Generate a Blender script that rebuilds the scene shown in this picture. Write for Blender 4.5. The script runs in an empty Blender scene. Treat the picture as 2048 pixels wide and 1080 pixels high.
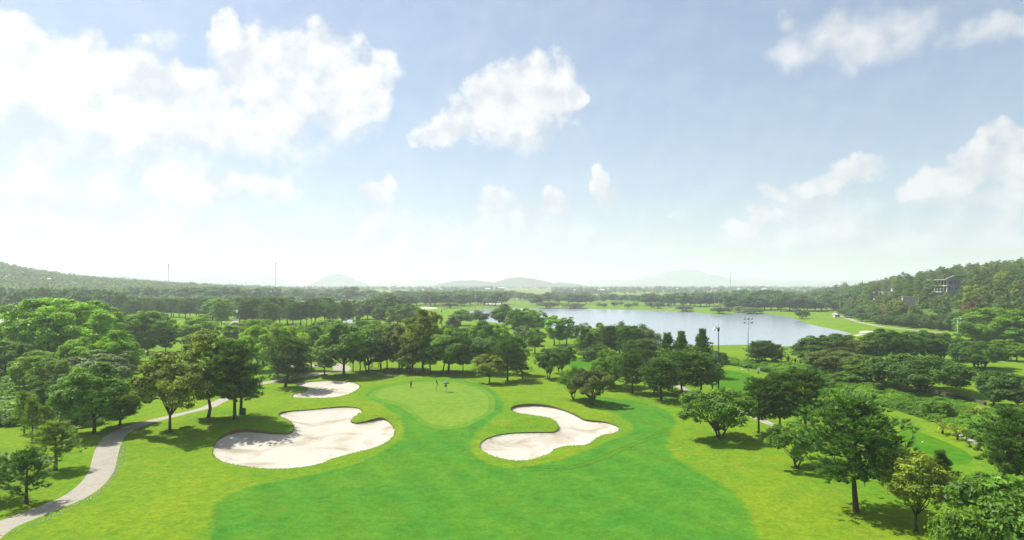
import bpy, math, random
import numpy as np
from mathutils import Vector, Matrix
from mathutils.geometry import delaunay_2d_cdt

R = math.radians
scene = bpy.context.scene
COL = scene.collection

# ------------------------------------------------------------------ camera, sky, sun, exposure
FPX, CX, HZ, CAMZ = 1334.0, 1024.0, 572.0, 22.0     # focal length (px of a 2048 frame), optical axis, horizon line, height of the drone
cam_d = bpy.data.cameras.new('camera'); cam = bpy.data.objects.new('camera', cam_d); COL.objects.link(cam)
cam.location = (0, 0, CAMZ); cam.rotation_euler = (R(90), 0, 0)
cam_d.sensor_width = 36.0; cam_d.lens = 36.0 * FPX / 2048.0
cam_d.shift_y = (HZ - 540.0) / 2048.0
cam_d.clip_start = 0.5; cam_d.clip_end = 60000
scene.camera = cam

SUN_EL, SUN_AZ = R(56), R(-62)                      # azimuth measured from +Y towards +X
sun_dir = Vector((math.sin(SUN_AZ) * math.cos(SUN_EL), math.cos(SUN_AZ) * math.cos(SUN_EL), math.sin(SUN_EL)))
sun_d = bpy.data.lights.new('sun', 'SUN'); sun = bpy.data.objects.new('sun', sun_d); COL.objects.link(sun)
sun.rotation_euler = sun_dir.to_track_quat('Z', 'Y').to_euler()
sun.location = (0, 0, 400)
sun_d.energy = 5.0; sun_d.angle = R(0.53); sun_d.color = (1.0, 0.975, 0.93)

scene.view_settings.view_transform = 'Standard'; scene.view_settings.look = 'None'
scene.view_settings.gamma = 1.0; scene.view_settings.use_curve_mapping = False
scene.view_settings.exposure = 0.70
cy = scene.cycles
cy.use_denoising = True; cy.denoising_prefilter = 'FAST'
cy.max_bounces = 6; cy.diffuse_bounces = 3; cy.glossy_bounces = 2; cy.transmission_bounces = 3
cy.transparent_max_bounces = 4; cy.volume_bounces = 2
cy.caustics_reflective = False; cy.caustics_refractive = False
cy.sample_clamp_indirect = 6.0


class NT:
    """small helper to write node trees as expressions"""
    def __init__(self, tree):
        self.t = tree; self.n = tree.nodes; self.l = tree.links
    def new(self, kind, **props):
        x = self.n.new(kind)
        for k, v in props.items(): setattr(x, k, v)
        return x
    def put(self, sock, val):
        if hasattr(val, 'is_linked') or isinstance(val, bpy.types.NodeSocket): self.l.new(val, sock)
        else: sock.default_value = val
    def m(self, op, a, b=None, c=None, clamp=False):
        x = self.new('ShaderNodeMath', operation=op, use_clamp=clamp)
        self.put(x.inputs[0], a)
        if b is not None: self.put(x.inputs[1], b)
        if c is not None: self.put(x.inputs[2], c)
        return x.outputs[0]
    def v(self, op, a, b=None):
        x = self.new('ShaderNodeVectorMath', operation=op)
        self.put(x.inputs[0], a)
        if b is not None: self.put(x.inputs[1], b)
        return x.outputs['Value'] if op in ('LENGTH', 'DOT_PRODUCT', 'DISTANCE') else x.outputs[0]
    def noise(self, vec, scale, detail=4, rough=0.55, dist=0.0):
        x = self.new('ShaderNodeTexNoise')
        self.put(x.inputs['Vector'], vec)
        x.inputs['Scale'].default_value = scale; x.inputs['Detail'].default_value = detail
        x.inputs['Roughness'].default_value = rough; x.inputs['Distortion'].default_value = dist
        return x
    def mix(self, f, a, b):
        x = self.new('ShaderNodeMix', data_type='RGBA')
        self.put(x.inputs[0], f); self.put(x.inputs[6], a); self.put(x.inputs[7], b)
        return x.outputs[2]
    def step(self, val, lo, hi):
        x = self.new('ShaderNodeMapRange', interpolation_type='SMOOTHSTEP')
        self.put(x.inputs[0], val); x.inputs[1].default_value = lo; x.inputs[2].default_value = hi
        return x.outputs[0]
    def lin(self, val, lo, hi, a=0.0, b=1.0):
        x = self.new('ShaderNodeMapRange')
        self.put(x.inputs[0], val); x.inputs[1].default_value = lo; x.inputs[2].default_value = hi
        x.inputs[3].default_value = a; x.inputs[4].default_value = b
        return x.outputs[0]
    def xyz(self, x_, y_, z_):
        x = self.new('ShaderNodeCombineXYZ')
        self.put(x.inputs[0], x_); self.put(x.inputs[1], y_); self.put(x.inputs[2], z_)
        return x.outputs[0]


# ------------------------------------------------------------------ sky with cumulus clouds
world = bpy.data.worlds.new('World'); scene.world = world; world.use_nodes = True
W = NT(world.node_tree); W.n.clear()
sky = W.new('ShaderNodeTexSky', sky_type='NISHITA', sun_disc=False)
sky.sun_elevation = SUN_EL; sky.sun_rotation = SUN_AZ
sky.altitude = 20; sky.air_density = 1.0; sky.dust_density = 1.1; sky.ozone_density = 1.5
tc = W.new('ShaderNodeTexCoord'); D = tc.outputs['Generated']
sep = W.new('ShaderNodeSeparateXYZ'); W.l.new(D, sep.inputs[0])
az = W.m('ARCTAN2', sep.outputs[0], sep.outputs[1]); el = W.m('ARCSINE', sep.outputs[2])
warp = W.noise(D, 13.0, 5, 0.52)
wv = W.v('MULTIPLY', W.v('SUBTRACT', warp.outputs['Color'], (0.5, 0.5, 0.5)), (0.055, 0.055, 0.0))
warp2 = W.noise(D, 48.0, 3, 0.5)
wv2 = W.v('MULTIPLY', W.v('SUBTRACT', warp2.outputs['Color'], (0.5, 0.5, 0.5)), (0.020, 0.020, 0.0))
AE = W.v('ADD', W.v('ADD', W.xyz(az, el, 0.0), wv), wv2)
# each cloud: bearing / height above the horizon / half sizes, surveyed against the 2048 frame
CLOUDS = [
    (20, 130, 120, 90), (150, 150, 120, 85), (270, 175, 130, 75), (400, 185, 130, 70), (500, 160, 120, 85), (610, 150, 120, 85),
    (700, 165, 90, 75), (455, 75, 38, 50), (640, 110, 70, 45), (10, 60, 55, 60), (190, 95, 45, 30), (330, 235, 200, 60), (560, 230, 110, 50),
    (1068, 140, 48, 50), (1020, 175, 65, 50), (1105, 195, 62, 55), (1000, 220, 90, 50), (930, 255, 80, 34), (868, 272, 56, 20), (1150, 190, 26, 30),
    (752, 388, 46, 24), (787, 354, 22, 22), (985, 402, 50, 30), (1110, 408, 40, 30), (1202, 372, 16, 38),
    (525, 372, 70, 32), (420, 375, 90, 36), (330, 355, 70, 42),
    (2015, 280, 44, 40), (1985, 330, 90, 45), (1900, 362, 80, 30), (1835, 378, 60, 18), (2060, 345, 60, 60),
    (1700, 342, 62, 27), (1630, 368, 60, 28), (1545, 385, 34, 18), (1480, 455, 46, 16), (1545, 430, 48, 24)]
THIN = [
    (1680, 65, 120, 55), (1590, 112, 70, 34), (1790, 50, 90, 40), (1755, 95, 85, 45), (1560, 50, 28, 20), (1975, 60, 100, 24),
    (70, 370, 130, 55), (240, 385, 120, 50), (1040, 275, 110, 34), (1620, 420, 130, 40), (1960, 395, 150, 40), (1990, 440, 90, 24),
    (650, 235, 130, 50), (150, 260, 260, 60), (1060, 425, 110, 32), (1340, 432, 12, 6), (760, 430, 90, 26), (300, 430, 320, 50),
    (330, 90, 40, 30), (200, 300, 330, 90), (80, 200, 200, 120), (480, 270, 260, 60), (150, 440, 420, 80), (900, 470, 500, 46), (1750, 470, 400, 40), (1830, 450, 60, 20), (1230, 395, 30, 30)]
def cloud_field(lst):
    f = None
    for u, v, ru, rv in lst:
        a = math.atan((u - CX) / FPX); e = math.atan((HZ - v) / FPX * math.cos(a)); ca = math.cos(a)
        d = W.v('LENGTH', W.v('MULTIPLY', W.v('SUBTRACT', AE, (a, e, 0)), (FPX / (ru * 1.12 * ca * ca), FPX / (rv * 1.18 * ca), 0)))
        g = W.m('SUBTRACT', 1.0, d)
        f = g if f is None else W.m('SMOOTH_MAX', f, g, 0.28)
    return f
# the rest of the sky carries the same kind of clouds, as a plain noise layer
outer = W.m('MAXIMUM', W.step(W.m('ABSOLUTE', az), 0.72, 0.95), W.step(el, 0.46, 0.70))
flat = W.v('MULTIPLY', D, W.xyz(1.0, 1.0, 2.6))
wide = W.noise(flat, 2.6, 6, 0.55)
f_out = W.m('MULTIPLY_ADD', W.m('SUBTRACT', wide.outputs['Fac'], 0.54), 5.0, W.m('MULTIPLY_ADD', outer, 3.0, -3.0))
n1 = W.noise(D, 23.0, 7, 0.50)
n1o = W.noise(W.v('ADD', D, (-0.012, 0.004, 0.018)), 23.0, 7, 0.50)
fs = W.m('MAXIMUM', cloud_field(CLOUDS), f_out)
ft = cloud_field(THIN)
det = W.m('SUBTRACT', n1.outputs['Fac'], 0.5)
dens = W.m('MULTIPLY_ADD', det, 1.6, fs)
dens_t = W.m('MULTIPLY_ADD', det, 1.3, ft)
a_s = W.step(dens, -0.05, 0.44)
a_t = W.m('MULTIPLY', W.step(dens_t, -0.3, 1.0), 0.85)
alpha = W.m('MAXIMUM', W.m('MAXIMUM', a_s, a_t), W.m('MULTIPLY_ADD', W.noise(flat, 5.0, 4, 0.5).outputs['Fac'], 0.16, 0.08))   # a thin veil of high cirrus lies over all of it
relief_shade = W.m('MULTIPLY', W.m('SUBTRACT', n1.outputs['Fac'], n1o.outputs['Fac']), 2.4)  # cloud self-shading painted in, from noise shifted towards the sun
bright = W.m('ADD', W.m('MULTIPLY', W.step(dens, 0.0, 0.9), 0.30), W.m('ADD', W.m('MULTIPLY', relief_shade, 1.5), 0.42), clamp=True)
sunward = W.v('DOT_PRODUCT', D, tuple(sun_dir))
ccol = W.mix(bright, (0.48, 0.515, 0.56, 1), (0.675, 0.675, 0.675, 1))
ccol = W.mix(W.step(sunward, 0.15, 0.95), W.v('MULTIPLY', ccol, (0.80, 0.80, 0.81)), ccol)  # cloud colour painted dimmer away from the sun
SKY_STRENGTH = 0.084
skyc = W.v('MULTIPLY', sky.outputs[0], (SKY_STRENGTH, SKY_STRENGTH * 1.03, SKY_STRENGTH * 1.02))
wmix = W.mix(W.m('MULTIPLY', alpha, W.step(el, -0.01, 0.03)), skyc, ccol)
bg = W.new('ShaderNodeBackground'); W.l.new(wmix, bg.inputs['Color']); bg.inputs['Strength'].default_value = 1.0
wo = W.new('ShaderNodeOutputWorld'); W.l.new(bg.outputs[0], wo.inputs[0])
world.cycles.sampling_method = 'MANUAL'; world.cycles.sample_map_resolution = 512


# ------------------------------------------------------------------ helpers
def tag(o, label=None, cat=None, group=None, kind=None):
    if label: o['label'] = label
    if cat: o['category'] = cat
    if group: o['group'] = group
    if kind: o['kind'] = kind
    return o

def mesh_np(name, V, F, smooth=True, tint=None):
    """V (n,3), F (m,k) -> mesh"""
    V = np.asarray(V, np.float32); F = np.asarray(F, np.int32)
    me = bpy.data.meshes.new(name); k = F.shape[1]; m = F.shape[0]
    me.vertices.add(len(V)); me.vertices.foreach_set('co', V.ravel())
    me.loops.add(m * k); me.loops.foreach_set('vertex_index', F.ravel())
    me.polygons.add(m); me.polygons.foreach_set('loop_start', np.arange(0, m * k, k, dtype=np.int32))
    try: me.polygons.foreach_set('loop_total', np.full(m, k, dtype=np.int32))
    except Exception: pass
    me.polygons.foreach_set('use_smooth', np.full(m, bool(smooth)))
    if tint is not None:
        at = me.attributes.new('tint', 'FLOAT', 'POINT'); at.data.foreach_set('value', np.asarray(tint, np.float32))
    me.update(calc_edges=True)
    return me

def link(name, me, mat=None, parent=None, loc=(0, 0, 0)):
    o = bpy.data.objects.new(name, me); COL.objects.link(o)
    if mat is not None and me is not None and not me.materials: me.materials.append(mat)
    o.location = loc
    if parent is not None: o.parent = parent
    return o

def empty(name, loc, rz=0.0):
    o = bpy.data.objects.new(name, None); COL.objects.link(o)
    o.location = loc; o.rotation_euler = (0, 0, rz); o.empty_display_size = 0.3
    return o

def copy_tree(o, parent=None):
    c = o.copy(); COL.objects.link(c); c.parent = parent
    for ch in o.children:
        copy_tree(ch, c)
    return c

class MB:
    """collects boxes, tubes, prisms; build() links ONE mesh object"""
    def __init__(self): self.V = []; self.F = []
    def add(self, V, F):
        b = len(self.V); self.V += [tuple(v) for v in V]; self.F += [tuple(i + b for i in f) for f in F]
    def box(self, c, s, rz=0.0, top=None):
        hx, hy, hz = s[0] / 2, s[1] / 2, s[2] / 2; t = top or (1, 1)
        P = [(-hx, -hy, -hz), (hx, -hy, -hz), (hx, hy, -hz), (-hx, hy, -hz), (-hx * t[0], -hy * t[1], hz), (hx * t[0], -hy * t[1], hz), (hx * t[0], hy * t[1], hz), (-hx * t[0], hy * t[1], hz)]
        co, si = math.cos(rz), math.sin(rz)  # solid cores, coloured as the shade inside the open storeys
        self.add([(c[0] + x * co - y * si, c[1] + x * si + y * co, c[2] + z) for x, y, z in P],
                 [(0, 3, 2, 1), (4, 5, 6, 7), (0, 1, 5, 4), (1, 2, 6, 5), (2, 3, 7, 6), (3, 0, 4, 7)])
    def tube(self, pts, rad, n=8, cap=True):
        V, F = tube_np([Vector(p) for p in pts], rad, n); self.add(V, F)
        if cap:
            b = len(self.V) - len(V); self.F.append(tuple(b + i for i in reversed(range(n)))); self.F.append(tuple(b + len(V) - n + i for i in range(n)))
    def lathe(self, prof, c=(0, 0, 0), n=14):
        V = []; F = []
        for r, z in prof:
            for k in range(n):
                a = 2 * math.pi * k / n; V.append((c[0] + r * math.cos(a), c[1] + r * math.sin(a), c[2] + z))
        for j in range(len(prof) - 1):
            for k in range(n):
                F.append((j * n + k, j * n + (k + 1) % n, (j + 1) * n + (k + 1) % n, (j + 1) * n + k))
        F.append(tuple(reversed(range(n)))); F.append(tuple((len(prof) - 1) * n + k for k in range(n)))
        self.add(V, F)
    def build(self, name, mat, parent=None, smooth=False, loc=(0, 0, 0)):
        me = bpy.data.meshes.new(name); me.from_pydata(self.V, [], self.F); me.update()
        if smooth: me.polygons.foreach_set('use_smooth', [True] * len(me.polygons))
        return link(name, me, mat, parent, loc)

def tube_np(pts, rad, n=7):
    V = []; F = []; m = len(pts)
    rr = rad if hasattr(rad, '__len__') else [rad] * m
    up = Vector((0.13, 0.99, 0.05)); prev = None
    for i in range(m):
        t = (pts[min(i + 1, m - 1)] - pts[max(i - 1, 0)]).normalized()
        a = t.cross(up if prev is None else prev)
        if a.length < 1e-4: a = t.cross(Vector((1, 0, 0)))
        a.normalize(); b = t.cross(a).normalized(); prev = a.cross(t) * -1
        prev = b * -1 if False else up
        for k in range(n):
            q = 2 * math.pi * k / n; V.append(tuple(pts[i] + (a * math.cos(q) + b * math.sin(q)) * rr[i]))
    for i in range(m - 1):
        for k in range(n):
            F.append((i * n + k, i * n + (k + 1) % n, (i + 1) * n + (k + 1) % n, (i + 1) * n + k))
    return V, F

# ------------------------------------------------------------------ lie of the land
def P(u, v, z=0.0):
    """point of the level z under the bearing (u, v) of the survey frame"""
    d = FPX * (CAMZ - z) / max(v - HZ, 0.5)
    return ((u - CX) / FPX * d, d)

def smooth01(t):
    t = np.clip(t, 0, 1); return t * t * (3 - 2 * t)

def catmull(pts, step):
    """closed smooth outline through pts, resampled about every step metres"""
    n = len(pts); out = []
    for i in range(n):
        p0, p1, p2, p3 = (np.array(pts[(i + k) % n], float) for k in (-1, 0, 1, 2))
        m = max(2, int(np.linalg.norm(p2 - p1) / step))
        for k in range(m):
            t = k / m
            out.append(0.5 * ((2 * p1) + (-p0 + p2) * t + (2 * p0 - 5 * p1 + 4 * p2 - p3) * t * t + (-p0 + 3 * p1 - 3 * p2 + p3) * t ** 3))
    return np.array(out)

def open_curve(pts, step):
    out = []; n = len(pts)
    for i in range(n - 1):
        p0, p1, p2, p3 = (np.array(pts[min(max(i + k, 0), n - 1)], float) for k in (-1, 0, 1, 2))
        m = max(2, int(np.linalg.norm(p2 - p1) / step))
        for k in range(m):
            t = k / m
            out.append(0.5 * ((2 * p1) + (-p0 + p2) * t + (2 * p0 - 5 * p1 + 4 * p2 - p3) * t * t + (-p0 + 3 * p1 - 3 * p2 + p3) * t ** 3))
    out.append(np.array(pts[-1], float))
    return np.array(out)

def ribbon(pts, w, step=1.0):
    c = open_curve(pts, step); t = np.gradient(c, axis=0); t /= np.linalg.norm(t, axis=1)[:, None] + 1e-9
    nrm = np.stack([-t[:, 1], t[:, 0]], 1); w = np.interp(np.linspace(0, 1, len(c)), np.linspace(0, 1, len(np.atleast_1d(w))), np.atleast_1d(w))
    return np.concatenate([c + nrm * w[:, None] / 2, (c - nrm * w[:, None] / 2)[::-1]])

def sdist(poly, x, y):
    """signed distance to a closed outline, negative inside"""
    x = np.asarray(x, float).ravel(); y = np.asarray(y, float).ravel()
    a = poly; b = np.roll(poly, -1, axis=0); best = np.full(x.shape, 1e18); ins = np.zeros(x.shape, bool)
    for (ax, ay), (bx, by) in zip(a, b):
        ex, ey = bx - ax, by - ay; L = ex * ex + ey * ey + 1e-12
        t = np.clip(((x - ax) * ex + (y - ay) * ey) / L, 0, 1)
        best = np.minimum(best, (x - ax - t * ex) ** 2 + (y - ay - t * ey) ** 2)
        c = (ay > y) != (by > y)
        with np.errstate(divide='ignore', invalid='ignore'):
            ins ^= c & (x < (bx - ax) * (y - ay) / (by - ay if by != ay else 1e-12) + ax)
    return np.where(ins, -1, 1) * np.sqrt(best)

WATER = -0.9
LAKE = catmull([P(u, v, WATER) for u, v in [(940, 622), (985, 617.5), (1040, 617), (1110, 617), (1175, 617.5), (1250, 619.5), (1330, 621.5), (1390, 624.5), (1420, 629), (1445, 630), (1475, 626.5), (1530, 629), (1572, 634), (1597, 641), (1625, 650),
                (1662, 658), (1690, 664), (1698, 669), (1680, 677), (1640, 688), (1600, 694.5), (1540, 691.5), (1480, 690.5), (1410, 691.5), (1330, 692), (1260, 689), (1200, 682), (1150, 668), (1100, 655), (1040, 648), (990, 645), (950, 637)]], 9.0)
CREEK = catmull([P(u, v, WATER) for u, v in [(655, 648), (680, 640), (690, 630), (697, 626), (703, 634), (706, 645), (722, 648.5), (745, 650), (742, 654), (715, 656), (690, 654), (668, 652)]], 3.0)
BUNKERS = {
 'kidney': [(425, 905), (432, 886), (455, 874), (490, 869), (540, 870), (578, 869), (588, 859), (577, 846), (557, 834), (573, 825), (620, 820), (680, 815.5), (714, 817), (725, 826), (716, 838), (701, 845), (712, 848), (740, 845), (765, 841.5), (782, 848), (790, 862), (782, 879), (750, 895), (700, 907), (668, 916), (640, 926), (600, 934), (550, 937), (500, 934), (455, 926), (432, 916)],
 'hook': [(960, 890), (966, 879), (986, 870), (1012, 865), (1060, 863), (1105, 862), (1117, 855), (1106, 846), (1080, 836), (1040, 829), (1022, 822), (1028, 815), (1060, 812.5), (1100, 815), (1130, 822), (1155, 834), (1172, 841), (1210, 844), (1232, 850), (1239, 856.5), (1230, 863), (1203, 868), (1188, 877), (1172, 886), (1140, 888), (1115, 892), (1095, 905), (1062, 915), (1030, 917), (990, 910), (967, 900)],
 'far': [(584, 790), (592, 784), (608, 783), (615, 778), (606, 773), (589, 767), (600, 764), (625, 761.5), (660, 760), (700, 762), (719, 770), (717, 777), (702, 786), (672, 794), (640, 798), (612, 797), (590, 794)]}
BUNKER_XY = {k: catmull([P(u, v) for u, v in b], 0.7) for k, b in BUNKERS.items()}
MOUNDS = [  # (u, v, half-width x, half-width y, height)
 (500, 858, 6.5, 5.0, 1.1), (650, 834, 3.4, 2.6, 0.0), (735, 838, 4.0, 3.2, 0.9), (610, 806, 13, 5.0, 0.9), (1050, 848, 7.5, 4.2, 1.0), (1000, 838, 7, 5, 0.5), (1110, 803, 13, 6.0, 0.7), (1190, 832, 5, 4, 0.5),
 (590, 778, 4, 3.0, 0.5), (660, 750, 10, 6, 0.6), (700, 850, 12, 5, -0.1), (340, 860, 12, 12, 0.8), (470, 830, 8, 8, 0.6), (1600, 760, 25, 18, -0.9), (1800, 800, 20, 16, -1.1), (1330, 780, 14, 10, 0.6), (880, 800, 18, 18, 0.25)]
MOUNDS = [P(u, v) + (a, b, h) for u, v, a, b, h in MOUNDS]

def right_hill(x, y):
    xf = np.interp(y, [0, 180, 390, 506, 682, 889, 1200, 2000], [205, 205, 211, 252, 318, 384, 520, 900])
    s = np.maximum(x - xf, 0)
    return 42 * (1 - np.exp(-s / 105)) * smooth01(s / 25) * (1 - smooth01((y - 700) / 700)) * smooth01((y - 120) / 120)

def left_hill(x, y):
    xx = x * 1300 / np.maximum(y, 650)
    rr = np.interp(xx, [-1500, -1010, -960, -930, -852, -754, -608, -530, -420, -300], [86, 60, 50, 44, 33, 26, 14, 8, 3, 0])
    return rr * smooth01((y - 650) / 650) * (1 - smooth01((y - 1700) / 1500))

def hgt(x, y):
    x = np.asarray(x, float); y = np.asarray(y, float); sh = x.shape; x = x.ravel(); y = y.ravel()
    near = 1 - smooth01((y - 350) / 400)
    z = near * (0.30 * np.sin(x * 0.045 + 1.3) * np.cos(y * 0.037 + 0.5) + 0.16 * np.sin(x * 0.11 + y * 0.07) * np.cos(y * 0.09 - x * 0.03))
    for mx, my, a, b, h in MOUNDS:
        z = z + h * np.exp(-((x - mx) / a) ** 2 - ((y - my) / b) ** 2)
    z = z + right_hill(x, y) + left_hill(x, y) + 9 * smooth01((y - 1150) / 1300)
    z = z + 0.7 * np.sin(x * 0.02) * np.sin(y * 0.013 + 1) * smooth01((y - 300) / 200) * (1 - smooth01((y - 900) / 300)) * 0.6
    for poly, wd in ((LAKE, 11.0), (CREEK, 5.0)):
        bx0, by0 = poly.min(0) - 20; bx1, by1 = poly.max(0) + 20
        k = (x > bx0) & (x < bx1) & (y > by0) & (y < by1)
        if k.any():
            sd = sdist(poly, x[k], y[k]); t = 1 - smooth01(sd / wd)
            zz = z[k] * (1 - t) + (WATER - 0.02) * t
            z[k] = np.where(sd < 0, WATER - 0.02 - 1.4 * smooth01(-sd / 8), zz)
    return z.reshape(sh)

def gz(x, y): return float(hgt(np.array([x]), np.array([y]))[0])

_T = np.geomspace(28, 4000, 900)
def spot(u, v):
    """where the line of sight (u, v) of the survey meets the land"""
    dx, dz = (u - CX) / FPX, -(v - HZ) / FPX
    g = CAMZ + dz * _T - hgt(dx * _T, _T)
    k = np.argmax(g < 0)
    if g[k] >= 0: k = len(_T) - 1
    t0, t1 = _T[max(k - 1, 0)], _T[k]
    for _ in range(18):
        t = (t0 + t1) / 2
        if CAMZ + dz * t - gz(dx * t, t) < 0: t1 = t
        else: t0 = t
    t = (t0 + t1) / 2
    return (dx * t, t, gz(dx * t, t))

# ------------------------------------------------------------------ materials
def new_mat(name):
    m = bpy.data.materials.new(name); m.use_nodes = True
    t = NT(m.node_tree); t.n.clear()
    out = t.new('ShaderNodeOutputMaterial'); b = t.new('ShaderNodeBsdfPrincipled')
    t.l.new(b.outputs[0], out.inputs[0])
    return m, t, b, out

def plain(name, col, rough=0.7, metal=0.0, vary=0.15, scale=3.0, bump=0.0):
    m, t, b, _ = new_mat(name)
    g = t.new('ShaderNodeTexCoord').outputs['Object']
    n = t.noise(g, scale, 5, 0.6)
    lo = tuple(c * (1 - vary) for c in col) + (1,); hi = tuple(min(1, c * (1 + vary)) for c in col) + (1,)
    t.l.new(t.mix(n.outputs['Fac'], lo, hi), b.inputs['Base Color'])
    b.inputs['Roughness'].default_value = rough; b.inputs['Metallic'].default_value = metal
    if bump:
        bp = t.new('ShaderNodeBump'); bp.inputs['Strength'].default_value = bump; bp.inputs['Distance'].default_value = 0.05
        t.l.new(n.outputs['Fac'], bp.inputs['Height']); t.l.new(bp.outputs[0], b.inputs['Normal'])
    return m

def turf_color(t, pos, a, b_, c, patch, gr, gl):
    p1 = t.noise(pos, patch, 4, 0.6, 0.6).outputs['Fac']
    p2 = t.noise(pos, patch * 6, 5, 0.7, 0.3).outputs['Fac']
    col = t.mix(t.step(t.m('MULTIPLY_ADD', p2, 0.6, t.m('MULTIPLY', p1, 0.6)), 0.42, 0.78), a + (1,), b_ + (1,))
    fl = t.noise(t.v('MULTIPLY', pos, (1.0, 0.55, 1.0)), 0.55, 6, 0.75).outputs['Fac']
    col = t.mix(t.m('MULTIPLY', t.step(fl, 0.50, 0.72), 0.65), col, c + (1,))
    sp = t.noise(pos, 0.9, 3, 0.9).outputs['Fac']
    col = t.v('MULTIPLY', col, t.mix(t.step(sp, 0.3, 0.7), (0.86, 0.86, 0.86, 1), (1.12, 1.12, 1.12, 1)))
    return t.v('MULTIPLY', col, t.mix(gr, (gl, gl, gl, 1), (2 - gl, 2 - gl, 2 - gl, 1)))

def turf(name, a, b_, c, patch=0.045, grain=2.2, mow=None, bump=0.5, gl=0.45):
    """mown or rough grass: broad patches of a and b_, dry flecks of c, fine blade grain; with mow, a ragged cut edge against the second grass"""
    m, t, b, _ = new_mat(name)
    pos = t.new('ShaderNodeNewGeometry').outputs['Position']
    gr = t.noise(pos, grain, 6, 0.8).outputs['Fac']
    col = turf_color(t, pos, a, b_, c, patch, gr, gl)
    if mow:
        col2 = turf_color(t, pos, *mow)  if False else turf_color(t, pos, mow[0], mow[1], mow[2], mow[3], t.noise(pos, mow[4], 6, 0.8).outputs['Fac'], mow[5])
        w = t.new('ShaderNodeTexWave', wave_type='BANDS', bands_direction='X'); mp = t.new('ShaderNodeMapping')
        mp.inputs['Rotation'].default_value = (0, 0, R(-24)); t.l.new(pos, mp.inputs[0]); t.l.new(mp.outputs[0], w.inputs[0])
        w.inputs['Scale'].default_value = 0.06; w.inputs['Distortion'].default_value = 2.0; w.inputs['Detail'].default_value = 2; w.inputs['Detail Scale'].default_value = 0.6
        k = t.lin(w.outputs['Fac'], 0, 1, 0.955, 1.045)
        col2 = t.v('MULTIPLY', col2, t.xyz(k, k, k))
        sd = t.new('ShaderNodeAttribute', attribute_name='tint').outputs['Fac']
        ed = t.m('MULTIPLY_ADD', t.m('SUBTRACT', t.noise(pos, 1.1, 5, 0.75).outputs['Fac'], 0.5), 2.0, sd)
        col = t.mix(t.step(ed, -0.45, 0.45), col2, col)
    t.l.new(col, b.inputs['Base Color'])
    b.inputs['Roughness'].default_value = 0.95; b.inputs['Specular IOR Level'].default_value = 0.02
    bp = t.new('ShaderNodeBump'); bp.inputs['Strength'].default_value = bump; bp.inputs['Distance'].default_value = 0.12
    t.l.new(gr, bp.inputs['Height']); t.l.new(bp.outputs[0], b.inputs['Normal'])
    return m

M = {}
FW = ((0.042, 0.165, 0.017), (0.078, 0.186, 0.015), (0.095, 0.186, 0.020))
M['rough'] = turf('rough grass', (0.086, 0.192, 0.013), (0.150, 0.222, 0.012), (0.180, 0.208, 0.020), patch=0.05, grain=2.6, gl=0.30, mow=FW + (0.05, 4.0, 0.42), bump=0.7)
M['green'] = turf('putting green', (0.115, 0.215, 0.024), (0.145, 0.225, 0.026), (0.11, 0.20, 0.02), patch=0.12, grain=5.0, bump=0.15, gl=0.75)
M['collar'] = turf('green collar', (0.078, 0.188, 0.020), (0.112, 0.204, 0.019), (0.10, 0.17, 0.01), patch=0.1, grain=4.0, bump=0.25, gl=0.6)
M['tee'] = turf('tee grass', (0.042, 0.150, 0.007), (0.070, 0.165, 0.006), (0.085, 0.16, 0.010), patch=0.08, grain=4.0, bump=0.2, gl=0.65)
M['field'] = turf('dry field', (0.19, 0.20, 0.05), (0.15, 0.19, 0.04), (0.22, 0.21, 0.07), patch=0.006, grain=0.2, bump=0.1, gl=0.8)
M['scrubsoil'] = turf('weedy bank', (0.045, 0.12, 0.012), (0.075, 0.14, 0.015), (0.15, 0.13, 0.05), patch=0.12, grain=1.4, bump=0.7, gl=0.4)

def sand_mat():
    m, t, b, _ = new_mat('bunker sand')
    pos = t.new('ShaderNodeNewGeometry').outputs['Position']
    p1 = t.noise(pos, 0.16, 5, 0.6, 0.8).outputs['Fac']
    col = t.mix(t.step(p1, 0.44, 0.70), (0.445, 0.408, 0.335, 1), (0.30, 0.255, 0.18, 1))
    w = t.new('ShaderNodeTexWave', wave_type='RINGS'); w.inputs['Scale'].default_value = 0.6; w.inputs['Distortion'].default_value = 9.0; w.inputs['Detail'].default_value = 3; w.inputs['Detail Scale'].default_value = 0.35
    t.l.new(pos, w.inputs[0])
    g = t.noise(pos, 3.0, 5, 0.7).outputs['Fac']
    h = t.m('MULTIPLY_ADD', w.outputs['Fac'], 0.35, g)
    col = t.v('MULTIPLY', col, t.mix(h, (0.80, 0.80, 0.80, 1), (1.10, 1.10, 1.10, 1)))
    t.l.new(col, b.inputs['Base Color']); b.inputs['Roughness'].default_value = 0.95; b.inputs['Specular IOR Level'].default_value = 0.1
    bp = t.new('ShaderNodeBump'); bp.inputs['Strength'].default_value = 0.5; bp.inputs['Distance'].default_value = 0.14
    t.l.new(h, bp.inputs['Height']); t.l.new(bp.outputs[0], b.inputs['Normal'])
    return m
M['sand'] = sand_mat()
M['lip'] = plain('bunker lip', (0.10, 0.075, 0.035), 0.9, vary=0.5, scale=1.2)

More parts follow.
